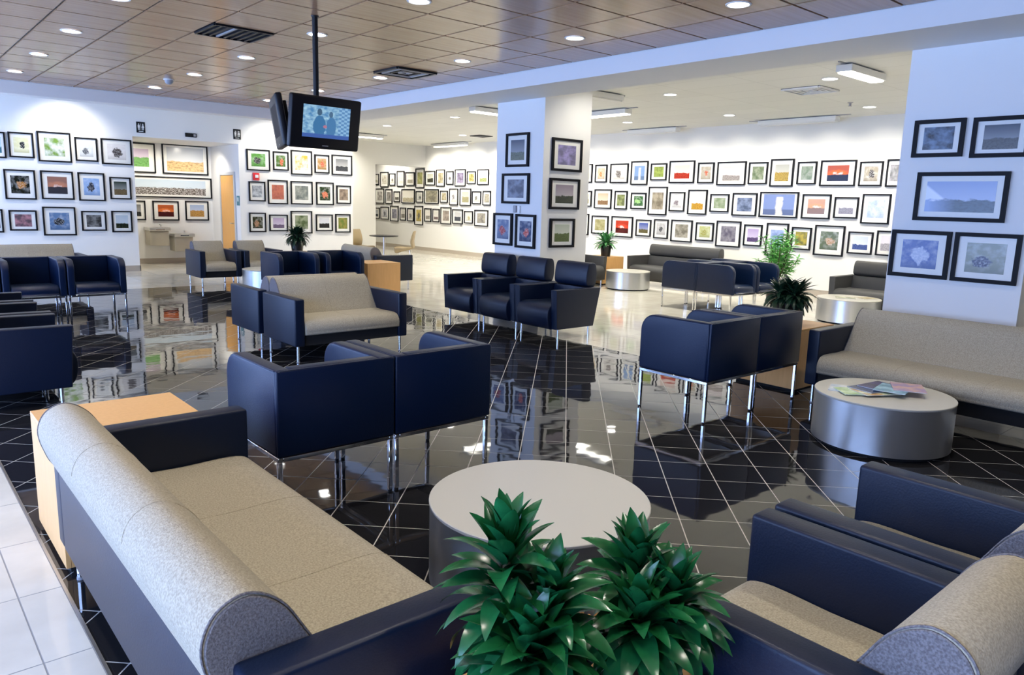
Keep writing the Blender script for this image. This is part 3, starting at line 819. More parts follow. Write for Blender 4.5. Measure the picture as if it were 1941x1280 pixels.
PICS = [
('A', 0, 2.03, 2.45, 0.34, 0.48, 'pale blue wetland|L|bfdff0|5f8f9f'),
('A', 0, 2.45, 2.47, 0.41, 0.47, 'a dark trail sign|B|f2efc8|18201c'),
('A', 0, 3.0, 2.47, 0.57, 0.57, 'misty green foliage|D|8fb060|f2f6f0'),
('A', 0, 3.55, 2.46, 0.4, 0.46, 'grey elephants|B|e8eae8|6a6f74'),
('A', 0, 4.1, 2.45, 0.57, 0.51, 'a running ostrich|B|f0ece8|4a3c38'),
('A', 1, 2.38, 1.73, 0.51, 0.56, 'a spiky golden bloom|B|30342a|c08a3c'),
('A', 1, 3.0, 1.74, 0.56, 0.55, 'a dusky pink sunset|S|6a6870|d09a80'),
('A', 1, 3.6, 1.73, 0.48, 0.56, 'a bird against blue sky|B|a8c4ea|20304a'),
('A', 1, 4.13, 1.72, 0.4, 0.45, 'a brown and green pond|L|3c5044|8a7a5c'),
('A', 2, 1.92, 1.04, 0.27, 0.44, 'dark blue water|L|8fb0c8|20384a'),
('A', 2, 2.38, 1.05, 0.46, 0.39, 'pink animals in mist|D|c89aa0|7a6a70'),
('A', 2, 2.99, 1.04, 0.57, 0.56, 'a huge dark elephant|B|7a96b8|202a34'),
('A', 2, 3.6, 1.05, 0.45, 0.4, 'a grey monkey|D|9a9a98|50504e'),
('A', 2, 4.12, 1.04, 0.39, 0.44, 'a lone tree over grass|L|c8d4dc|35402c'),
('R', 0, 4.99, 2.44, 0.71, 0.67, 'white horses on green grass|L|d8c8dc|8fc07c'),
('R', 0, 6.02, 2.45, 1.05, 0.69, 'a pastel golden plain|L|d8dce0|f0d0a0'),
('R', 1, 5.58, 1.79, 2.06, 0.49, 'a wide flock of white birds|P|d4e2ee|8a8078'),
('R', 2, 4.82, 1.24, 0.5, 0.45, 'a dim grey hillside|L|8a8a88|40403e'),
('R', 2, 5.52, 1.24, 0.59, 0.46, 'a blazing red sunset|S|7a2020|f09050'),
('R', 2, 6.24, 1.25, 0.55, 0.47, 'a sandy beach under blue sky|L|b8c8e4|d0a868'),
('B', 0, 7.07, 2.46, 0.55, 0.48, 'a black animal on green grass|B|78b060|202824'),
('B', 0, 7.61, 2.47, 0.38, 0.43, 'an orange bird among leaves|B|6a8a4c|d07030'),
('B', 0, 8.13, 2.46, 0.54, 0.57, 'yellow blossoms on white|D|d8c060|f4f2ee'),
('B', 0, 8.66, 2.46, 0.39, 0.44, 'an orange flower|B|c0a070|d06828'),
('B', 0, 9.2, 2.46, 0.56, 0.49, 'grey rain over water|L|8a8c90|56585e'),
('B', 1, 7.02, 1.75, 0.39, 0.45, 'pale grey reeds|D|d8dce0|a0a4a8'),
('B', 1, 7.52, 1.75, 0.49, 0.56, 'a coral red haze|D|d08870|c07a6c'),
('B', 1, 8.12, 1.75, 0.56, 0.55, 'a pale lichen covered rock|D|b8bcb4|7c8484'),
('B', 1, 8.73, 1.75, 0.47, 0.55, 'an orange lily in dark leaves|B|344c28|d07028'),
('B', 1, 9.24, 1.74, 0.4, 0.45, 'a brown owl|D|8a7c70|b0a090'),
('B', 2, 7.01, 1.04, 0.4, 0.45, 'a leopard in brown brush|B|4a4c28|a87840'),
('B', 2, 7.52, 1.03, 0.46, 0.39, 'a lavender sea at dusk|L|c0b0cc|8a7c96'),
('B', 2, 8.1, 1.05, 0.55, 0.54, 'dense green forest|D|5c7048|a8b098'),
('B', 2, 8.7, 1.04, 0.45, 0.41, 'black trees under white cloud|L|e0e2e6|24262c'),
('B', 2, 9.21, 1.03, 0.42, 0.46, 'a green marsh|D|7c9048|a8a060'),
('F', 0, 24.15, 2.37, 0.44, 0.38, 'a pale blank sky|L|f0eee4|d8d4c4'),
('F', 0, 23.56, 2.36, 0.54, 0.53, 'a pale bare tree|D|f0eee4|c8c0b0'),
('F', 0, 23.03, 2.36, 0.38, 0.42, 'a small grey boat|B|f0eee4|8a8478'),
('F', 0, 22.49, 2.38, 0.46, 0.53, 'faint white mist|D|f6f4ec|e4e0d4'),
('F', 0, 21.9, 2.37, 0.54, 0.45, 'a pale shoreline|L|f4f2ea|c8c4b4'),
('F', 0, 21.3, 2.39, 0.52, 0.64, 'a tall yellow green thicket|D|c8c890|a0a078'),
('F', 0, 20.7, 2.39, 0.55, 0.46, 'a dark row of trunks|L|c8c8b8|5c5c50'),
('F', 0, 20.12, 2.39, 0.47, 0.54, 'faded brown grass|D|c8c0a8|a09880'),
('F', 0, 19.61, 2.39, 0.38, 0.42, 'an oval dark portrait|B|f0eee4|484640'),
('F', 0, 19.06, 2.39, 0.55, 0.52, 'violet woodland|D|a8a0b8|80788c'),
('F', 0, 18.5, 2.39, 0.43, 0.38, 'a golden meadow|D|d0c890|98905c'),
('F', 0, 17.92, 2.4, 0.55, 0.46, 'a wide green plain|L|e8e8d0|a8b080'),
('F', 1, 23.88, 1.78, 0.6, 0.53, 'grey flying geese|D|e0dcd4|a8a4a0'),
('F', 1, 23.26, 1.77, 0.45, 0.51, 'tall grey stalks|D|c0bcb4|908c88'),
('F', 1, 22.73, 1.77, 0.4, 0.36, 'a boat on grey water|L|f0eee4|8c8880'),
('F', 1, 22.02, 1.79, 0.81, 0.48, 'a wide pale dune|L|f0ece0|dcd4bc'),
('F', 1, 21.32, 1.78, 0.43, 0.38, 'a small dark otter|B|d4d4cc|585858'),
('F', 1, 20.62, 1.8, 0.81, 0.47, 'two grey deer|D|b8b4a0|8c887c'),
('F', 1, 19.92, 1.8, 0.42, 0.38, 'a faded barn|D|d4ccb4|b0a890'),
('F', 1, 19.39, 1.8, 0.46, 0.52, 'a grey egret|B|ece8e0|908c90'),
('F', 1, 18.78, 1.8, 0.57, 0.53, 'a pale tan field|L|dcd4b8|b8b494'),
('F', 1, 18.22, 1.79, 0.44, 0.38, 'a dark shape in pale reeds|B|e4e0d4|6c6860'),
('F', 1, 17.72, 1.78, 0.38, 0.43, 'soft grey bark|D|c0bcac|a09c90'),
('F', 2, 24.14, 1.16, 0.48, 0.39, 'a blue grey pond|L|c8ccd0|6c7078'),
('F', 2, 23.54, 1.18, 0.55, 0.45, 'a blue grey owl|B|d0d0d4|60606c'),
('F', 2, 22.9, 1.18, 0.53, 0.54, 'lilac seed heads|D|b8b4c0|90909c'),
('F', 2, 22.34, 1.18, 0.37, 0.44, 'a pale grey path|L|dcd8d0|a8a49c'),
('F', 2, 21.86, 1.17, 0.39, 0.44, 'a grey stump|B|e8e4dc|8c8884'),
('F', 2, 21.36, 1.16, 0.51, 0.64, 'a tall golden stalk|B|d0c078|787048'),
('F', 2, 20.82, 1.19, 0.39, 0.44, 'pale hills|L|ece8e0|b4b0a8'),
('F', 2, 20.35, 1.19, 0.38, 0.43, 'a little red boat|L|ece8e0|a09090'),
('F', 2, 19.8, 1.2, 0.57, 0.54, 'pinkish grey grasses|D|c8bcb4|a09890'),
('F', 2, 19.17, 1.19, 0.54, 0.46, 'dark blue water and cloud|L|d0d0d0|6c7078'),
('F', 2, 18.6, 1.19, 0.43, 0.38, 'a small yellow hut|B|eceae0|c0b880'),
('F', 2, 17.97, 1.18, 0.66, 0.49, 'a large faded grey forest|D|b8b4a8|94908c'),
('C', 0, 8.24, 2.39, 0.49, 0.47, 'a misty grey green pond|L|6a7484|8a9080'),
('C', 1, 8.26, 1.85, 0.59, 0.43, 'grey deer in snow|D|9aa0b0|6c7080'),
('C', 2, 8.52, 1.26, 0.43, 0.47, 'crimson flowers|B|8090b0|b83848'),
('C', 2, 8.02, 1.25, 0.42, 0.48, 'red petals on deep blue|B|2c4878|d05848'),
('D', 0, 7.64, 2.33, 0.59, 0.45, 'lavender blossoms|D|b8b0e0|8c88a4'),
('D', 1, 7.62, 1.79, 0.59, 0.43, 'tall bare pines over moss|L|a89ca8|4c5440'),
('D', 2, 7.6, 1.24, 0.49, 0.41, 'green marsh reeds|L|c8d0c0|70804c'),
('G', 0, 13.72, 2.46, 0.55, 0.47, 'a yellow hillside|L|d8d0b0|b8a860'),
('G', 0, 13.14, 2.45, 0.4, 0.44, 'an orange poppy|B|d8c8b0|c89048'),
('G', 0, 12.54, 2.45, 0.58, 0.47, 'a brown bird in snow|B|ece8e4|78706c'),
('G', 0, 11.9, 2.45, 0.52, 0.56, 'a white lighthouse|W|98b4dc|f4f4f4'),
('G', 0, 11.32, 2.47, 0.47, 0.39, 'yellow green leaves|D|b0c070|90a058'),
('G', 0, 10.66, 2.46, 0.7, 0.5, 'a long red boat|L|ecd8d0|c04830'),
('G', 0, 10.01, 2.43, 0.42, 0.45, 'an orange butterfly|B|c8c0b0|d07040'),
('G', 0, 9.36, 2.41, 0.71, 0.5, 'a lone tree in pink haze|L|e4dcdc|b8b0ac'),
('G', 1, 13.69, 1.82, 0.52, 0.4, 'a tan meadow|L|d0ccb0|a8a070'),
('G', 1, 13.04, 1.82, 0.58, 0.48, 'brown hills|L|c8b8a0|a08468'),
('G', 1, 12.44, 1.8, 0.41, 0.45, 'green grey moss|D|a8b080|808860'),
('G', 1, 11.88, 1.79, 0.47, 0.39, 'a bright green frog|B|508050|a0d080'),
('G', 1, 11.3, 1.8, 0.55, 0.66, 'a twisted grey tree|D|8c8474|b8b0a0'),
('G', 1, 10.74, 1.79, 0.43, 0.44, 'a grey heron|B|dcdcdc|8c8088'),
('G', 1, 10.18, 1.79, 0.51, 0.55, 'a yellow wheat field|L|e0e0e4|d0a848'),
('G', 1, 9.6, 1.78, 0.48, 0.39, 'a green grey rock|D|98a888|b8c0ac'),
('G', 2, 13.7, 1.16, 0.42, 0.55, 'grey stones|D|b0aca0|80807c'),
('G', 2, 13.1, 1.17, 0.57, 0.46, 'khaki grasses|D|a8a478|c0bc98'),
('G', 2, 12.36, 1.15, 0.69, 0.51, 'a burning red fire|S|802018|e86040'),
('G', 2, 11.68, 1.15, 0.46, 0.4, 'a deep blue ridge|L|5068b0|807850'),
('G', 2, 11.15, 1.15, 0.42, 0.45, 'a dark bison|B|c8c8c8|404448'),
('G', 2, 10.56, 1.13, 0.59, 0.5, 'two grey foxes|D|c0bcb0|8c887c'),
('G', 2, 9.93, 1.14, 0.47, 0.41, 'a yellow green finch|B|c8cc98|a8a848'),
('G', 2, 9.32, 1.12, 0.61, 0.56, 'a grey maned lion|D|a8a4ac|7c7888'),
('G', 0, 8.72, 2.41, 0.44, 0.45, 'dark green bamboo|D|788868|a8b098'),
('G', 0, 8.18, 2.41, 0.51, 0.55, 'a golden prairie|L|c0c0b8|c0a858'),
('G', 0, 7.64, 2.4, 0.4, 0.44, 'grey green cactus|D|8c9c88|b0b8ac'),
('G', 0, 7.01, 2.39, 0.7, 0.49, 'an orange sunset over dark hills|S|303050|f08030'),
('G', 0, 6.38, 2.37, 0.43, 0.45, 'a horned ram|B|b0a898|504840'),
('G', 0, 5.94, 2.38, 0.32, 0.49, 'grey granite|D|8c8c90|b0b0b4'),
('G', 1, 8.98, 1.76, 0.59, 0.48, 'blue grey rhinos|D|98a4c0|6c7890'),
('G', 1, 8.19, 1.77, 0.86, 0.52, 'a white waterfall|W|8c9cc8|e8e4dc'),
('G', 1, 7.38, 1.75, 0.59, 0.48, 'a pink lake at dusk|S|c0a090|d8a880'),
('G', 1, 6.78, 1.74, 0.47, 0.4, 'distant grey herds|L|d4d0d4|a09ca4'),
('G', 1, 6.22, 1.73, 0.52, 0.55, 'frosted pale blue trees|D|b8c8e8|d8e0f0'),
('G', 2, 8.72, 1.12, 0.43, 0.45, 'a purple heath|L|c8b8dc|7c6890'),
('G', 2, 8.16, 1.06, 0.49, 0.67, 'a pale blue sky|D|c0d0f0|98acd8'),
('G', 2, 7.63, 1.11, 0.42, 0.45, 'yellow green ferns|D|606820|c8b838'),
('G', 2, 7.05, 1.1, 0.6, 0.59, 'a tawny lion in grass|B|6c7850|b89870'),
('G', 2, 6.44, 1.09, 0.47, 0.42, 'a blue skyline|L|d8e0f0|5868a0'),
('G', 2, 5.94, 1.11, 0.4, 0.46, 'a pale pink shore|L|e8e4ec|c8c4cc'),
('E', 0, 2.66, 2.3, 0.41, 0.32, 'dark branches by a bridge|D|202c3c|8ca0b8'),
('E', 0, 2.18, 2.29, 0.43, 0.33, 'lights in grey dusk|L|4c5868|6c6c68'),
('E', 1, 2.43, 1.8, 0.72, 0.42, 'a wide white dune landscape|V|a8b8dc|5c6c74'),
('E', 2, 2.7, 1.29, 0.5, 0.42, 'a pale bird on deep blue|B|4868b0|c0c8e0'),
('E', 2, 2.17, 1.29, 0.5, 0.42, 'a black toucan in dry grass|B|a0a490|2c3060'),
]
# wall code -> (fixed axis, plane, rotation about z so local -Y faces the room, wording)
WALLS = {'A': ('Y', 17.2, 0, 'wall left of recess'), 'B': ('Y', 17.2, 0, 'wall right of recess'),
         'R': ('Y', 19.0, 0, 'inside restroom recess'), 'F': ('X', 14.3, -90, 'far alcove wall'),
         'G': ('X', 14.3, -90, 'long gallery wall'), 'C': ('X', 7.2, -90, 'left side of centre column'),
         'D': ('Y', 7.71, 0, 'right side of centre column'), 'E': ('X', 7.2, -90, 'right column')}
ROWS = ['top', 'middle', 'bottom']
GROUPS = {'A': 'pictures left of the recess', 'B': 'pictures right of the recess', 'R': 'pictures in the recess', 'F': 'pictures on the far wall', 'G': 'pictures on the gallery wall', 'C': 'pictures on the centre column', 'D': 'pictures on the centre column', 'E': 'pictures on the right column'}
MAT_MESH = {}
def frame_bm(w, h, f=0.028, d=0.032):
    bm = B()
    o_ = [(-w/2, -h/2), (w/2, -h/2), (w/2, h/2), (-w/2, h/2)]
    i_ = [(-w/2+f, -h/2+f), (w/2-f, -h/2+f), (w/2-f, h/2-f), (-w/2+f, h/2-f)]
    def ring(pts, y): return [bm.verts.new((p[0], y, p[1])) for p in pts]
    ob, of, if_, ib = ring(o_, 0), ring(o_, -d), ring(i_, -d), ring(i_, -0.006)
    for a, c in ((ob, of), (of, if_), (if_, ib)):
        for k in range(4):
            bm.faces.new((a[k], a[(k+1) % 4], c[(k+1) % 4], c[k]))
    bmesh.ops.recalc_face_normals(bm, faces=bm.faces[:])
    return bm
def flat_bm(w, h, y):
    bm = B(); uvl = bm.loops.layers.uv.new('UVMap')
    v = [bm.verts.new((a*w/2, y, c*h/2)) for a, c in ((-1, -1), (1, -1), (1, 1), (-1, 1))]
    f = bm.faces.new(v)
    for lp, t in zip(f.loops, ((0, 0), (1, 0), (1, 1), (0, 1))):
        lp[uvl].uv = t
    return bm
count = {}
order = {}
for wl, row, a, z, w, h, ds in PICS:
    order.setdefault((wl, row), []).append(a)
for k, v in order.items():
    v.sort(reverse=WALLS[k[0]][0] == 'X')
for idx, (wl, row, a, z, w, h, ds) in enumerate(PICS):
    ax, pl, rz, words = WALLS[wl]
    desc, kind, c1, c2 = ds.split('|')
    n = order[(wl, row)].index(a)
    lab = 'photo of %s, %s in %s row, %s' % (desc, ORD[n], ROWS[row], words)
    loc = (a, pl-0.002, z) if ax == 'Y' else (pl-0.002, a, z)
    t = thing('framed_picture', lab, 'picture', loc, rz, GROUPS[wl])
    fw = 0.034 if wl in 'CDE' else 0.028
    obj('frame', frame_bm(w, h, fw), 'frame', t, 0)
    mt_ = obj('mat_board', flat_bm(w-2*fw+0.004, h-2*fw+0.004, -0.012), 'matboard', t, 0)
    k = 0.60 if kind not in 'PV' else 0.86
    if w > 0.8 and kind not in 'P':
        k = 0.80
    pw, ph = w*k, h*(k if kind != 'P' else 0.7)
    if kind == 'V':
        pw, ph = w*0.76, h*0.62
    obj('photo_print', flat_bm(pw, ph, -0.0135), print_mat(kind, c1, c2, idx+1), t, 0)

# ================================================================== PLANTS
def leaf_me(name, Lg, Wd, curl, m, n=7, fold=0.25, tipcurl=0.0):
    """leaf along +X, blade curving down by curl (radians over its length), folded along the midrib"""
    bm = B(); rows = []
    x = z = 0.0; ang = 0.0
    for i in range(n+1):
        t = i/n
        w = Wd*0.5*(math.sin(math.pi*min(1, t**0.75*0.97+0.02))**0.8) + (0.004 if i == 0 else 0)
        if i == n:
            w = 0.0008
        a = ang
        up_ = w*fold
        rows.append([bm.verts.new((x-math.sin(a)*0, s*w, z+abs(s)*up_)) for s in (-1, 0, 1)])
        st = Lg/n
        ang -= (curl+tipcurl*t)/n
        x += st*math.cos(ang); z += st*math.sin(ang)
    for a, c in zip(rows, rows[1:]):
        for k in (0, 1):
            bm.faces.new((a[k], a[k+1], c[k+1], c[k]))
    me = bpy.data.meshes.new(name); bm.to_mesh(me); bm.free()
    for p in me.polygons:
        p.use_smooth = True
    me.materials.append(MT[m])
    return me

def put_leaf(me, parent, loc, az, elev, scale=1.0, roll=0.0):
    o = bpy.data.objects.new('leaf', me); C.objects.link(o); o.parent = parent
    o.location = loc
    o.rotation_mode = 'XYZ'
    R = Matrix.Rotation(az, 4, 'Z') @ Matrix.Rotation(-elev, 4, 'Y') @ Matrix.Rotation(roll, 4, 'X')
    o.rotation_euler = R.to_euler()
    o.scale = (scale,)*3
    return o

def pot(t, r0, r1, h, z0=0.0, m='pot'):
    p = obj('pot', lathe(B(), [(0, z0), (r0, z0), (r1, z0+h-0.02), (r1+0.006, z0+h-0.02), (r1+0.006, z0+h), (r1-0.012, z0+h), (r1-0.014, z0+h-0.03)], 32), m, t)
    obj('soil', lathe(B(), [(0, z0+h-0.028), (r1-0.013, z0+h-0.028), (r1-0.013, z0+h-0.04), (0, z0+h-0.04)], 24), 'soil', p)

def rosette_plant(label, loc, pr, ph, stems, nleaf, leaf_sets, zlo, group, spread, mleaf='leaf', elev=(-0.35, 1.35), ls=(0.9, 1.1)):
    """stems: list of (dx, dy, top z); whorled leaves from zlo up each stem"""
    t = thing('potted_plant', label, 'plant', loc, group=group)
    pot(t, pr*0.8, pr, ph)
    for si, (dx, dy, zt_) in enumerate(stems):
        bm = B(); tube(bm, (dx*0.4, dy*0.4, ph-0.05), (dx, dy, zt_-0.05), 0.009, 8)
        obj('stem', bm, 'stem', t)
        for i in range(nleaf):
            f = i/(nleaf-1)
            az = i*2.39996+si*1.3+random.uniform(-.25, .25)
            zz = zlo+(zt_-0.045-zlo)*f**0.9
            el = elev[0]+(elev[1]-elev[0])*f**1.7+random.uniform(-.12, .12)
            me = leaf_sets[min(len(leaf_sets)-1, int(f*len(leaf_sets)))]
            k = random.uniform(*ls)*(1.0 if f < 0.85 else 0.9)
            base = Vector((dx+(1-f)*(dx*0), dy, zz))
            put_leaf(me, t, base+Vector((math.cos(az), math.sin(az), 0))*0.006, az, el, k*(spread if f < 0.8 else 1.0), random.uniform(-.3, .3))
    return t

D1 = [leaf_me('leaf_low', 0.165, 0.052, 1.3, 'leaf', 9, 0.3, 0.6), leaf_me('leaf_mid', 0.165, 0.056, 0.9, 'leaf', 9, 0.3, 0.8), leaf_me('leaf_up', 0.155, 0.056, 0.6, 'leaf', 9, 0.35, 0.8), leaf_me('leaf_top', 0.135, 0.052, 0.1, 'leaf', 9, 0.4, 0.5)]
PG = 'glossy foreground corn plants'
rosette_plant('tall glossy green corn plant, left of the two in the foreground', (0.995, 1.12, 0.5), 0.075, 0.10, [(0.0, 0.02, 0.46), (0.055, -0.06, 0.35), (-0.02, -0.09, 0.28)], 68, D1, 0.13, PG, 1.0, elev=(0.1, 1.35))
rosette_plant('spreading glossy green corn plant, right of the two in the foreground', (1.31, 1.05, 0.5), 0.075, 0.10, [(0.02, 0.0, 0.345), (0.05, -0.09, 0.29), (-0.06, -0.08, 0.27)], 68, D1, 0.13, PG, 0.94, elev=(0.12, 1.35))

D2 = [leaf_me('dark_leaf_low', 0.20, 0.046, 1.5, 'leafdark', fold=0.3), leaf_me('dark_leaf_mid', 0.20, 0.048, 1.1, 'leafdark', fold=0.3), leaf_me('dark_leaf_top', 0.18, 0.045, 0.6, 'leafdark', fold=0.3)]
rosette_plant('dark bushy potted plant on the cube beside the right sofa', (6.62, 3.60, 0.585), 0.125, 0.20, [(-0.07, 0.06, 0.36), (0.07, -0.06, 0.36), (0.06, 0.08, 0.34), (-0.06, -0.08, 0.34), (0, 0, 0.39)], 44, D2, 0.22, 'dark potted plants', 1.0, elev=(0.1, 1.2))
rosette_plant('small dark potted plant below the television by the restroom wall', (6.38, 13.75, 0.585), 0.125, 0.22, [(-0.06, 0.04, 0.44), (0.06, -0.04, 0.43), (0.03, 0.06, 0.45), (-0.03, -0.06, 0.42)], 44, D2, 0.24, 'dark potted plants', 1.1, elev=(0.1, 1.25))
D3 = [leaf_me('lily_leaf_low', 0.34, 0.07, 1.3, 'leaflily'), leaf_me('lily_leaf_mid', 0.36, 0.075, 1.0, 'leaflily'), leaf_me('lily_leaf_top', 0.34, 0.07, 0.6, 'leaflily')]
rosette_plant('green peace lily in a black pot on the gallery cube', (12.0, 10.80, 0.585), 0.12, 0.22, [(0, 0, 0.34), (0.05, 0.03, 0.33), (-0.05, -0.03, 0.33)], 26, D3, 0.24, 'gallery plants', 0.85, elev=(0.35, 1.3))

# tall feathery palm standing on the gallery floor
t = thing('potted_palm', 'tall bright green feathery plant in black pot beside the gallery chairs', 'plant', (12.30, 6.95, 0), group='gallery plants')
pot(t, 0.15, 0.19, 0.36)
fol = B()
for k in range(20):
    az = k*2.4; lean = random.uniform(0.10, 0.40); hgt = random.uniform(0.75, 1.28)
    p0 = Vector((0, 0, 0.32)); p1 = Vector((math.cos(az)*lean, math.sin(az)*lean, hgt))
    bm = B(); tube(bm, p0, p1, 0.006, 6); obj('stem', bm, 'stem', t)
    for j in range(46):
        f = 0.35+0.65*j/45
        q = p0.lerp(p1, f)
        a2 = random.uniform(0, 6.28); el = random.uniform(-0.3, 0.7); Lg = random.uniform(0.10, 0.20); wd = 0.034
        d = Vector((math.cos(a2)*math.cos(el), math.sin(a2)*math.cos(el), math.sin(el)))
        sd = d.cross(Vector((0, 0, 1))).normalized()*wd/2
        v = [fol.verts.new(c) for c in (q, q+d*Lg*0.45+sd+Vector((0, 0, 0.004)), q+d*Lg-Vector((0, 0, 0.02)), q+d*Lg*0.45-sd+Vector((0, 0, 0.004)))]
        fol.faces.new((v[0], v[1], v[2])); fol.faces.new((v[0], v[2], v[3]))
fo = obj('foliage', fol, 'leafbright', t, 60); fo['kind'] = 'stuff'

# ================================================================== TELEVISIONS
def screen_mat():
    m, nt, b = nmat('television_picture')
    L = nt.links.new
    uv = node(nt, 'ShaderNodeUVMap'); sep = node(nt, 'ShaderNodeSeparateXYZ'); L(uv.outputs['UV'], sep.inputs[0])
    u, v = sep.outputs[0], sep.outputs[1]
    nz = node(nt, 'ShaderNodeTexNoise', i_Scale=9.0, i_Detail=3.0); L(uv.outputs['UV'], nz.inputs['Vector'])
    def M_(op, a, c=None, clamp=False):
        n = node(nt, 'ShaderNodeMath', operation=op, use_clamp=clamp)
        for i, x in enumerate((a, c)):
            if x is None: continue
            if isinstance(x, (int, float)): n.inputs[i].default_value = x
            else: L(x, n.inputs[i])
        return n.outputs[0]
    def ell(cx, cy, rx, ry):
        a = M_('DIVIDE', M_('SUBTRACT', u, cx), rx); c = M_('DIVIDE', M_('SUBTRACT', v, cy), ry)
        d = M_('ADD', M_('MULTIPLY', a, a), M_('MULTIPLY', c, c))
        d = M_('ADD', d, M_('MULTIPLY', M_('SUBTRACT', nz.outputs['Fac'], 0.5), 0.5))
        return M_('MULTIPLY', M_('SUBTRACT', 1.0, d), 5, True)
    def mix(f, a, c):
        n = node(nt, 'ShaderNodeMix', data_type='RGBA')
        L(f, n.inputs[0])
        for i, x in ((6, a), (7, c)):
            if isinstance(x, tuple): n.inputs[i].default_value = x
            else: L(x, n.inputs[i])
        return n.outputs[2]
    bgc = mix(M_('MULTIPLY', M_('SUBTRACT', nz.outputs['Fac'], 0.35), 2.5, True), srgb('4f86b8'), srgb('b4dcee'))
    ck = node(nt, 'ShaderNodeTexChecker', i_Scale=16.0); L(uv.outputs['UV'], ck.inputs['Vector'])
    ck.inputs['Color1'].default_value = srgb('8cb8dc'); ck.inputs['Color2'].default_value = srgb('5c8abc')
    c = mix(M_('MULTIPLY', M_('SUBTRACT', u, 0.74), 40, True), bgc, ck.outputs['Color'])
    c = mix(ell(0.35, 0.36, 0.14, 0.36), c, srgb('3f74a4')); c = mix(ell(0.34, 0.80, 0.055, 0.11), c, srgb('42607c'))
    c = mix(ell(0.60, 0.36, 0.11, 0.34), c, srgb('4a7cac')); c = mix(ell(0.585, 0.75, 0.045, 0.10), c, srgb('4c6c8c'))
    c = mix(ell(0.47, 0.36, 0.045, 0.05), c, srgb('b07890'))
    c = mix(M_('MULTIPLY', M_('SUBTRACT', 0.13, v), 60, True), c, srgb('4060a8'))
    b.inputs['Base Color'].default_value = (0.01, 0.01, 0.01, 1)
    L(c, b.inputs['Emission Color']); b.inputs['Emission Strength'].default_value = 1.0
    b.inputs['Roughness'].default_value = 0.2
    return m

def television(label, loc, rz, tilt, on):
    t = thing('television', label, 'television', loc, rz, 'televisions on the ceiling pole')
    t.rotation_euler.x = math.radians(tilt)
    w, h = 0.70, 0.45
    obj('housing', box(B(), -w/2, w/2, -0.03, 0.03, -h/2, h/2, 0.018, 3), 'black', t, 40)
    obj('back_cover', box(B(), -w/2+0.1, w/2-0.1, 0.028, 0.07, -h/2+0.06, h/2-0.06, 0.012, 2), 'black', t, 40)
    bm = flat_bm(0.47, 0.275, -0.0306); bmesh.ops.translate(bm, vec=(0.0, 0, 0.01), verts=bm.verts[:])
    if on:
        obj('screen', bm, screen_mat(), t, 0)
    else:
        obj('screen', bm, mat('dark_screen', (0.004, 0.004, 0.008), 0.5, spec=0.1), t, 0)
    obj('maker_mark', box(B(), -0.03, 0.03, -0.0312, -0.0302, -h/2+0.028, -h/2+0.034), 'grey', t, 0)
    return t
PX, PY = 3.29, 6.62
television('black television showing two people in bluish picture', (3.21, 6.30, 2.29), 4, 9, True)
television('black television seen nearly edge-on behind the lit one', (2.965, 6.71, 2.30), -109, 9, False)
t = thing('television_mount', 'black pole hanging from the wooden ceiling and carrying the televisions', 'mount', (PX, PY, 2.2))
bm = B(); tube(bm, (0, 0, 0.0), (0, 0, ZW-2.2-0.004), 0.026, 20); obj('pole', bm, 'black', t)
obj('ceiling_plate', lathe(B(), [(0, ZW-2.2-0.012), (0.032, ZW-2.2-0.012), (0.036, ZW-2.2-0.003), (0, ZW-2.2-0.003)], 24), 'black', t)
bm = B(); tube(bm, (0, 0, 0.09), (-0.05, -0.22, 0.09), 0.015, 10); box(bm, -0.13, 0.03, -0.232, -0.215, 0.03, 0.15); obj('bracket', bm, 'black', t)
bm = B(); tube(bm, (0, 0, 0.09), (-0.25, 0.05, 0.10), 0.015, 10); box(bm, -0.27, -0.25, -0.04, 0.16, 0.0, 0.18); obj('bracket', bm, 'black', t)

# ================================================================== RESTROOM WALL FITTINGS
def person_icon(bm, cx, dress, y):
    def disc(px, pz, r):
        v = [bm.verts.new((px+r*math.cos(k*0.6283), y, pz+r*math.sin(k*0.6283))) for k in range(10)]
        bm.faces.new(v)
    def poly(pts):
        bm.faces.new([bm.verts.new((p[0], y, p[1])) for p in pts])
    disc(cx, 0.062, 0.012)
    if dress:
        poly([(cx-0.012, 0.045), (cx-0.026, -0.01), (cx+0.026, -0.01), (cx+0.012, 0.045)])
    else:
        poly([(cx-0.02, 0.045), (cx-0.02, -0.01), (cx+0.02, -0.01), (cx+0.02, 0.045)])
    for s_ in (-1, 1):
        poly([(cx+s_*0.009-0.006, -0.01), (cx+s_*0.009-0.006, -0.055), (cx+s_*0.009+0.006, -0.055), (cx+s_*0.009+0.006, -0.01)])
def restroom_sign(label, x, z):
    t = thing('restroom_sign', label, 'sign', (x, YR-0.001, z), group='restroom signs')
    obj('plate', box(B(), -0.085, 0.085, -0.012, 0, -0.11, 0.11, 0.003, 1), 'black', t)
    bm = B(); person_icon(bm, -0.04, False, -0.0125); person_icon(bm, 0.04, True, -0.0125)
    bm.faces.new([bm.verts.new((p[0], -0.0125, p[1])) for p in ((-0.003, -0.055), (0.003, -0.055), (0.003, 0.075), (-0.003, 0.075))])
    bm.faces.new([bm.verts.new((p[0], -0.0125, p[1])) for p in ((-0.045, -0.088), (0.045, -0.088), (0.045, -0.076), (-0.045, -0.076))])
    bmesh.ops.recalc_face_normals(bm, faces=bm.faces[:])
    obj('pictogram', bm, 'white', t, 0)
restroom_sign('black restroom sign with white figures above the recess left corner', 4.59, 2.98)
restroom_sign('black restroom sign with white figures above the recess right corner', 6.60, 3.00)
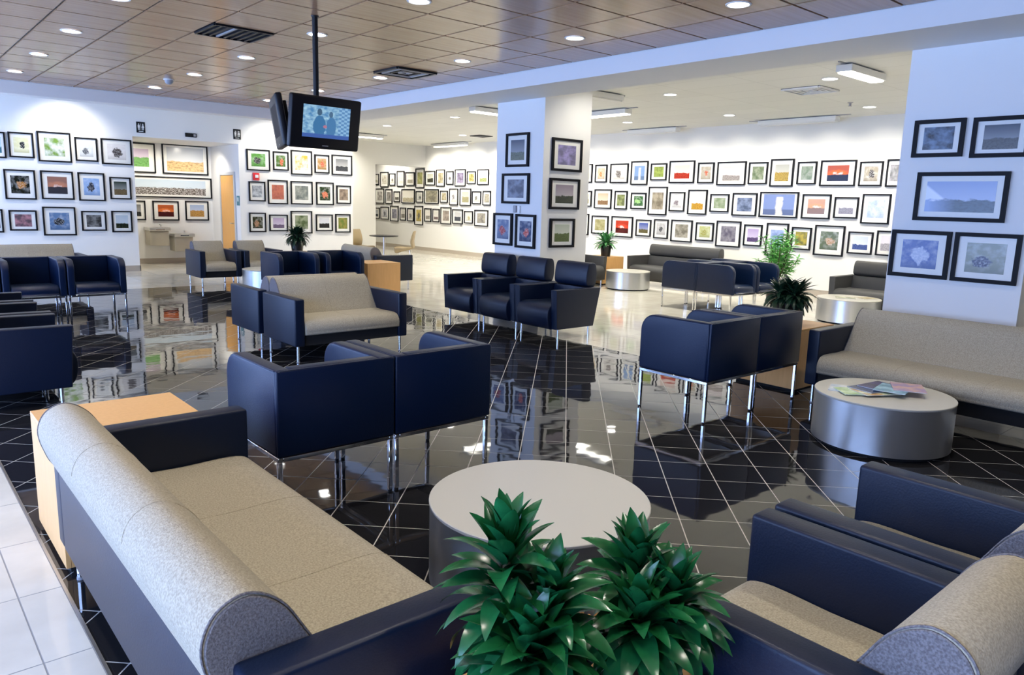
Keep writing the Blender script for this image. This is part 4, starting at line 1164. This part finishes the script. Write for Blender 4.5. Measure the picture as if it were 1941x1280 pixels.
t = thing('display_plate', 'small black display plate centred above the restroom recess', 'sign', (5.59, YR-0.001, 2.90))
obj('case', box(B(), -0.12, 0.12, -0.03, 0, -0.042, 0.042, 0.006, 1), 'black', t)
obj('lens', box(B(), 0.05, 0.10, -0.032, -0.029, -0.025, 0.025), 'grey', t, 0)
t = thing('fire_alarm', 'red fire alarm with white strobe between pictures by the door', 'alarm', (7.0, YR-0.001, 2.085))
obj('housing', box(B(), -0.075, 0.075, -0.045, 0, -0.085, 0.085, 0.008, 2), 'red', t)
obj('strobe', box(B(), -0.03, 0.045, -0.065, -0.044, -0.03, 0.04, 0.006, 1), 'white', t)
t = thing('door_plaque', 'narrow teal plaque on the side wall beside the oak door', 'sign', (RX1-0.001, 17.30, 1.53), -90)
obj('plate', box(B(), -0.08, 0.08, -0.01, 0, -0.11, 0.11, 0.002, 1), 'teal', t)
obj('pictogram', box(B(), -0.03, 0.03, -0.011, -0.009, -0.02, 0.07), 'white', t, 0)
t = thing('thermostat', 'small pale thermostat pair on the centre column between pictures', 'thermostat', (7.199, 8.22, 1.56), -90)
obj('housing', box(B(), -0.075, -0.01, -0.025, 0, -0.05, 0.05, 0.006, 1), 'grey', t)
obj('switch', box(B(), 0.015, 0.07, -0.02, 0, -0.06, 0.05, 0.005, 1), 'white', t)
t = thing('wall_socket', 'small socket plate low on the far wall right of cafe chairs', 'socket', (XA-0.001, 19.0, 0.95), -90)
obj('plate', box(B(), -0.04, 0.04, -0.008, 0, -0.06, 0.06, 0.002, 1), 'grey', t)
def fountain(label, x, z):
    t = thing('drinking_fountain', label, 'fountain', (x, RY-0.001, z), group='drinking fountains')
    obj('cabinet', box(B(), -0.21, 0.21, -0.40, 0, -0.42, -0.06, 0.012, 2), 'beigemetal', t)
    bs = obj('basin', prism(B(), [(-0.23, -0.47), (0.23, -0.47), (0.23, 0), (-0.23, 0)], -0.075, 0.0, 0.01, 2, 'z'), 'steel', t)
    bm = B(); tube(bm, (0.12, -0.1, 0.0), (0.12, -0.1, 0.05), 0.016, 10); tube(bm, (0.12, -0.1, 0.05), (0.06, -0.16, 0.065), 0.010, 8)
    obj('spout', bm, 'chrome', t)
    obj('push_bar', box(B(), -0.1, 0.1, -0.478, -0.466, -0.06, -0.03, 0.003, 1), 'chrome', t)
fountain('steel-topped tan drinking fountain, higher one at left in the recess', 5.24, 0.86)
fountain('steel-topped tan drinking fountain, lower one at right in the recess', 5.78, 0.72)

# ================================================================== CAFE SET
t = thing('cafe_table', 'small round cafe table with dark edge in the far corner', 'table', (10.28, 16.98, 0))
obj('top', lathe(B(), [(0, 0.705), (0.36, 0.705), (0.38, 0.72), (0.38, 0.73), (0, 0.73)], 40), 'black', t)
bm = B(); tube(bm, (0, 0, 0.02), (0, 0, 0.705), 0.03, 14); obj('pedestal', bm, 'steel', t)
obj('foot', lathe(B(), [(0, 0), (0.25, 0), (0.24, 0.015), (0.05, 0.03), (0, 0.03)], 32), 'black', t)
def cafe_chair(label, loc, rz):
    t = thing('cafe_chair', label, 'chair', loc, rz, 'tan cafe chairs')
    sp = smooth_loop([(-0.24, 0.40), (-0.22, 0.46), (0.0, 0.45), (0.2, 0.46), (0.22, 0.42), (0.0, 0.36), (-0.2, 0.30)], 4)
    obj('seat', prism(B(), sp, -0.22, 0.22, 0.02, 2), 'tan', t, 50)
    bp_ = smooth_loop([(0.20, 0.46), (0.17, 0.62), (0.235, 0.84), (0.265, 0.85), (0.225, 0.62), (0.24, 0.46)], 4)
    obj('backrest', prism(B(), bp_, -0.21, 0.21, 0.01, 2), 'tan', t, 50)
    for sx in (-1, 1):
        for sy in (-1, 1):
            bm = B(); tube(bm, (sx*0.15, sy*0.14, 0.38), (sx*0.2, sy*0.21, 0.0), 0.011, 8); obj('leg', bm, 'steel', t)
cafe_chair('tan moulded cafe chair at the left of the far cafe table', (9.80, 17.25, 0), 20)
cafe_chair('tan moulded cafe chair at the right of the far cafe table', (10.62, 16.52, 0), -131)

# ================================================================== LIGHTS AND CEILING FITTINGS
GD = 'downlights in the wooden ceiling'
rowname = ['row nearest the windows', 'middle row', 'row nearest the beam']
def downlight_parts(t, r=0.085):
    obj('trim_ring', lathe(B(), [(r-0.004, 0.0), (r+0.018, -0.001), (r+0.016, -0.007), (r, -0.008), (r-0.004, 0.0)], 32), 'white', t)
    obj('lens', lathe(B(), [(0, -0.004), (r-0.003, -0.004), (r-0.003, 0.0), (0, 0.0)], 32), 'lens', t)
YS = [12.80, 10.97, 9.14, 7.31, 5.48, 3.65, 1.82, 0.0]
for i, x in enumerate((AX+0.5*T, AX+3.5*T, AX+6.5*T, AX-2.5*T)):
    for j, y in enumerate(YS):
        spot((x, y, ZW-0.02), POWER_WOOD*(0.9 if i == 3 else 1.0), WARM, 94, 0.6)
        if i == 3 or not in_view((x, y, ZW), 1.1):
            continue
        t = thing('downlight', 'recessed downlight in wooden ceiling, %s, %s from the back wall' % (rowname[i], ORD[j]), 'downlight', (x, y, ZW-0.0035), group=GD)
        downlight_parts(t)
GALX = [(10.1, 5.2), (13.1, 6.0), (12.75, 8.5), (9.95, 7.75), (12.6, 10.9), (9.8, 13.3), (12.6, 13.7), (12.5, 16.6), (9.9, 16.2), (10.0, 2.4), (12.9, 2.4), (9.9, 10.5)]
NM = ['by the long bright fixture near the right column', 'nearest the right column at the gallery wall', 'above the middle of the gallery wall', 'midway between the columns', 'just right of the centre column', 'just left of the centre column', 'above the alcove wall', 'farthest back in the alcove', 'beyond the television', 'behind the right column', 'hidden by the right column', 'hidden by the centre column']
for (x, y), nm in zip(GALX, NM):
    spot((x, y, ZG-0.02), POWER_GAL, WARM2, 140)
    if in_view((x, y, ZG), 1.0):
        t = thing('downlight', 'recessed downlight in the white ceiling, ' + nm, 'downlight', (x, y, ZG-0.001), group='downlights in the white ceiling')
        downlight_parts(t, 0.10)
# linear wall-wash fixtures hung just under the white ceiling
def linear_fixture(label, x0, x1, y0, y1, lit=True):
    t = thing('linear_light', label, 'ceiling light', ((x0+x1)/2, (y0+y1)/2, ZG), group='linear ceiling lights')
    hx, hy = (x1-x0)/2, (y1-y0)/2
    obj('housing', box(B(), -hx, hx, -hy, hy, -0.10, -0.02, 0.004, 1), 'white', t, 0)
    bm = B()
    for s_ in (-0.8, 0.8):
        tube(bm, (hx*s_ if hx > hy else 0, hy*s_ if hy > hx else 0, -0.03), (hx*s_ if hx > hy else 0, hy*s_ if hy > hx else 0, 0.0), 0.008, 8)
    obj('hanger', bm, 'grey', t)
    obj('track', box(B(), -hx*1.3 if hx > hy else -0.012, hx*1.3 if hx > hy else 0.012, -hy*1.3 if hy > hx else -0.012, hy*1.3 if hy > hx else 0.012, -0.014, 0.0), 'grey', t, 0)
    obj('diffuser', box(B(), -hx+0.02, hx-0.02, -hy+0.02, hy-0.02, -0.118, -0.099, 0.004, 1), 'tube' if lit else 'white', t, 0)
    return t
linear_fixture('bright linear light near the top of the right column', 9.15, 10.1, 4.45, 4.65)
linear_fixture('bright linear light right of the centre column', 10.72, 10.92, 9.35, 10.75)
linear_fixture('bright linear light left of the centre column', 8.85, 9.9, 11.38, 11.58)
linear_fixture('unlit linear fixture touching the centre column top', 8.75, 9.5, 8.32, 8.5, False)
linear_fixture('long linear fixture above the gallery wall near right column', 13.75, 13.93, 6.9, 8.5, False)
linear_fixture('linear fixture above the gallery wall right of centre column', 13.75, 13.93, 10.5, 11.9, False)
linear_fixture('linear light in the ceiling above the far alcove pictures', 13.75, 13.93, 18.2, 19.8)
linear_fixture('pale linear light beyond the hanging television', 10.1, 11.2, 18.5, 18.7)
# wall-wash lamps that graze the picture walls
for k in range(16):
    y = 5.2+k*1.0
    spot((13.2, y, ZG-0.12), POWER_WASH*(2.2 if y > 14 else 0.85), WARM2, 100, 1.0, 0.03, (0, math.radians(-40), 0), 'wall_wash_lamp')
spot((11.0, 19.9, ZG-0.04), POWER_WASH*2.2, WARM2, 120, 1.0, 0.03, (math.radians(30), 0, 0), 'wall_wash_lamp')  # added lamp without a fixture, brightens the blank face of the far wall
for x in (1.0, 3.2, 7.4, 8.7):
    spot((x, 16.3, ZG-0.02), POWER_WASH*1.2, WARM, 110, 0.8, 0.03, (math.radians(38), 0, 0), 'wall_wash_lamp')
for x in (5.0, 6.1):
    spot((x, 18.1, RZ-0.03), POWER_WASH*0.75, WARM2, 150, 0.8, 0.03, (math.radians(18), 0, 0), 'recess_lamp')
spot((13.2, 22.8, ZG-0.02), POWER_WASH*3, WARM2, 140, 0.8, 0.03, (0, math.radians(-20), 0), 'alcove_lamp')
spot((8.0, 6.7, ZG-0.02), POWER_WASH*0.8, WARM2, 110, 0.8, 0.03, (math.radians(30), 0, 0), 'column_wash_lamp')

# air vents in the wooden ceiling
def square_vent(label, cx, cy, z, w, m1, m2, slats):
    t = thing('air_vent', label, 'vent', (cx, cy, z))
    obj('backing', box(B(), -w/2, w/2, -w/2, w/2, 0.0, 0.006), m2, t, 0)
    if slats == 'rings':
        for k in range(4):
            r = w/2-0.012-k*0.075
            bm = B()
            for s_ in (-1, 1):
                box(bm, -r, r, s_*r-0.016, s_*r+0.016, -0.022+0.003*k, 0.0); box(bm, s_*r-0.016, s_*r+0.016, -r+0.016, r-0.016, -0.022+0.003*k, 0.0)
            obj('ring', bm, m1 if k % 2 else ('black' if m1 != 'white' else m1), t, 0)
    else:
        bm = B(); r = w/2-0.012
        for s_ in (-1, 1):
            box(bm, -r, r, s_*r-0.012, s_*r+0.012, -0.016, 0.0); box(bm, s_*r-0.012, s_*r+0.012, -r+0.012, r-0.012, -0.016, 0.0)
        obj('rim', bm, 'black', t, 0)
        for k in range(7):
            x = -w/2+0.08+k*(w-0.16)/6
            obj('slat', box(B(), x-0.012, x+0.012, -w/2+0.03, w/2-0.03, -0.014, -0.002), m1 if k == 2 else 'black', t, 0)
square_vent('black slotted air vent in the wooden ceiling left of the pole', AX+2.5*T, AY-0.5*T, ZW-0.001, T-0.012, 'grey', 'black', 'slats')
square_vent('square ring air diffuser in the wooden ceiling near the beam', AX+6.5*T, AY+0.5*T, ZW-0.001, T-0.012, 'grey', 'black', 'rings')
square_vent('white square air diffuser in the gallery ceiling near right column', 10.8, 5.85, ZG-0.007, 0.6, 'white', 'black', 'rings')
square_vent('small air vent in the white ceiling left of centre column', 12.9, 16.3, ZG-0.007, 0.45, 'grey', 'black', 'slats')
t = thing('smoke_detector', 'grey smoke detector dome on the wooden ceiling', 'detector', (3.55, 11.75, ZW-0.003))
obj('dome', lathe(B(), [(0, -0.075), (0.03, -0.07), (0.055, -0.045), (0.06, 0.0), (0, 0.0)], 24), 'grey', t)
obj('ring', lathe(B(), [(0.055, -0.012), (0.075, -0.010), (0.075, 0.0), (0.055, 0.0)], 24), 'white', t)
t = thing('ceiling_sprinkler', 'small sprinkler head in the gallery ceiling by the diffuser', 'sprinkler', (12.4, 6.0, ZG))
obj('head', lathe(B(), [(0, -0.06), (0.02, -0.06), (0.02, -0.02), (0.045, -0.008), (0.045, 0), (0, 0)], 16), 'grey', t)
obj('deflector', lathe(B(), [(0, -0.068), (0.03, -0.068), (0.03, -0.062), (0, -0.062)], 16), 'steel', t)
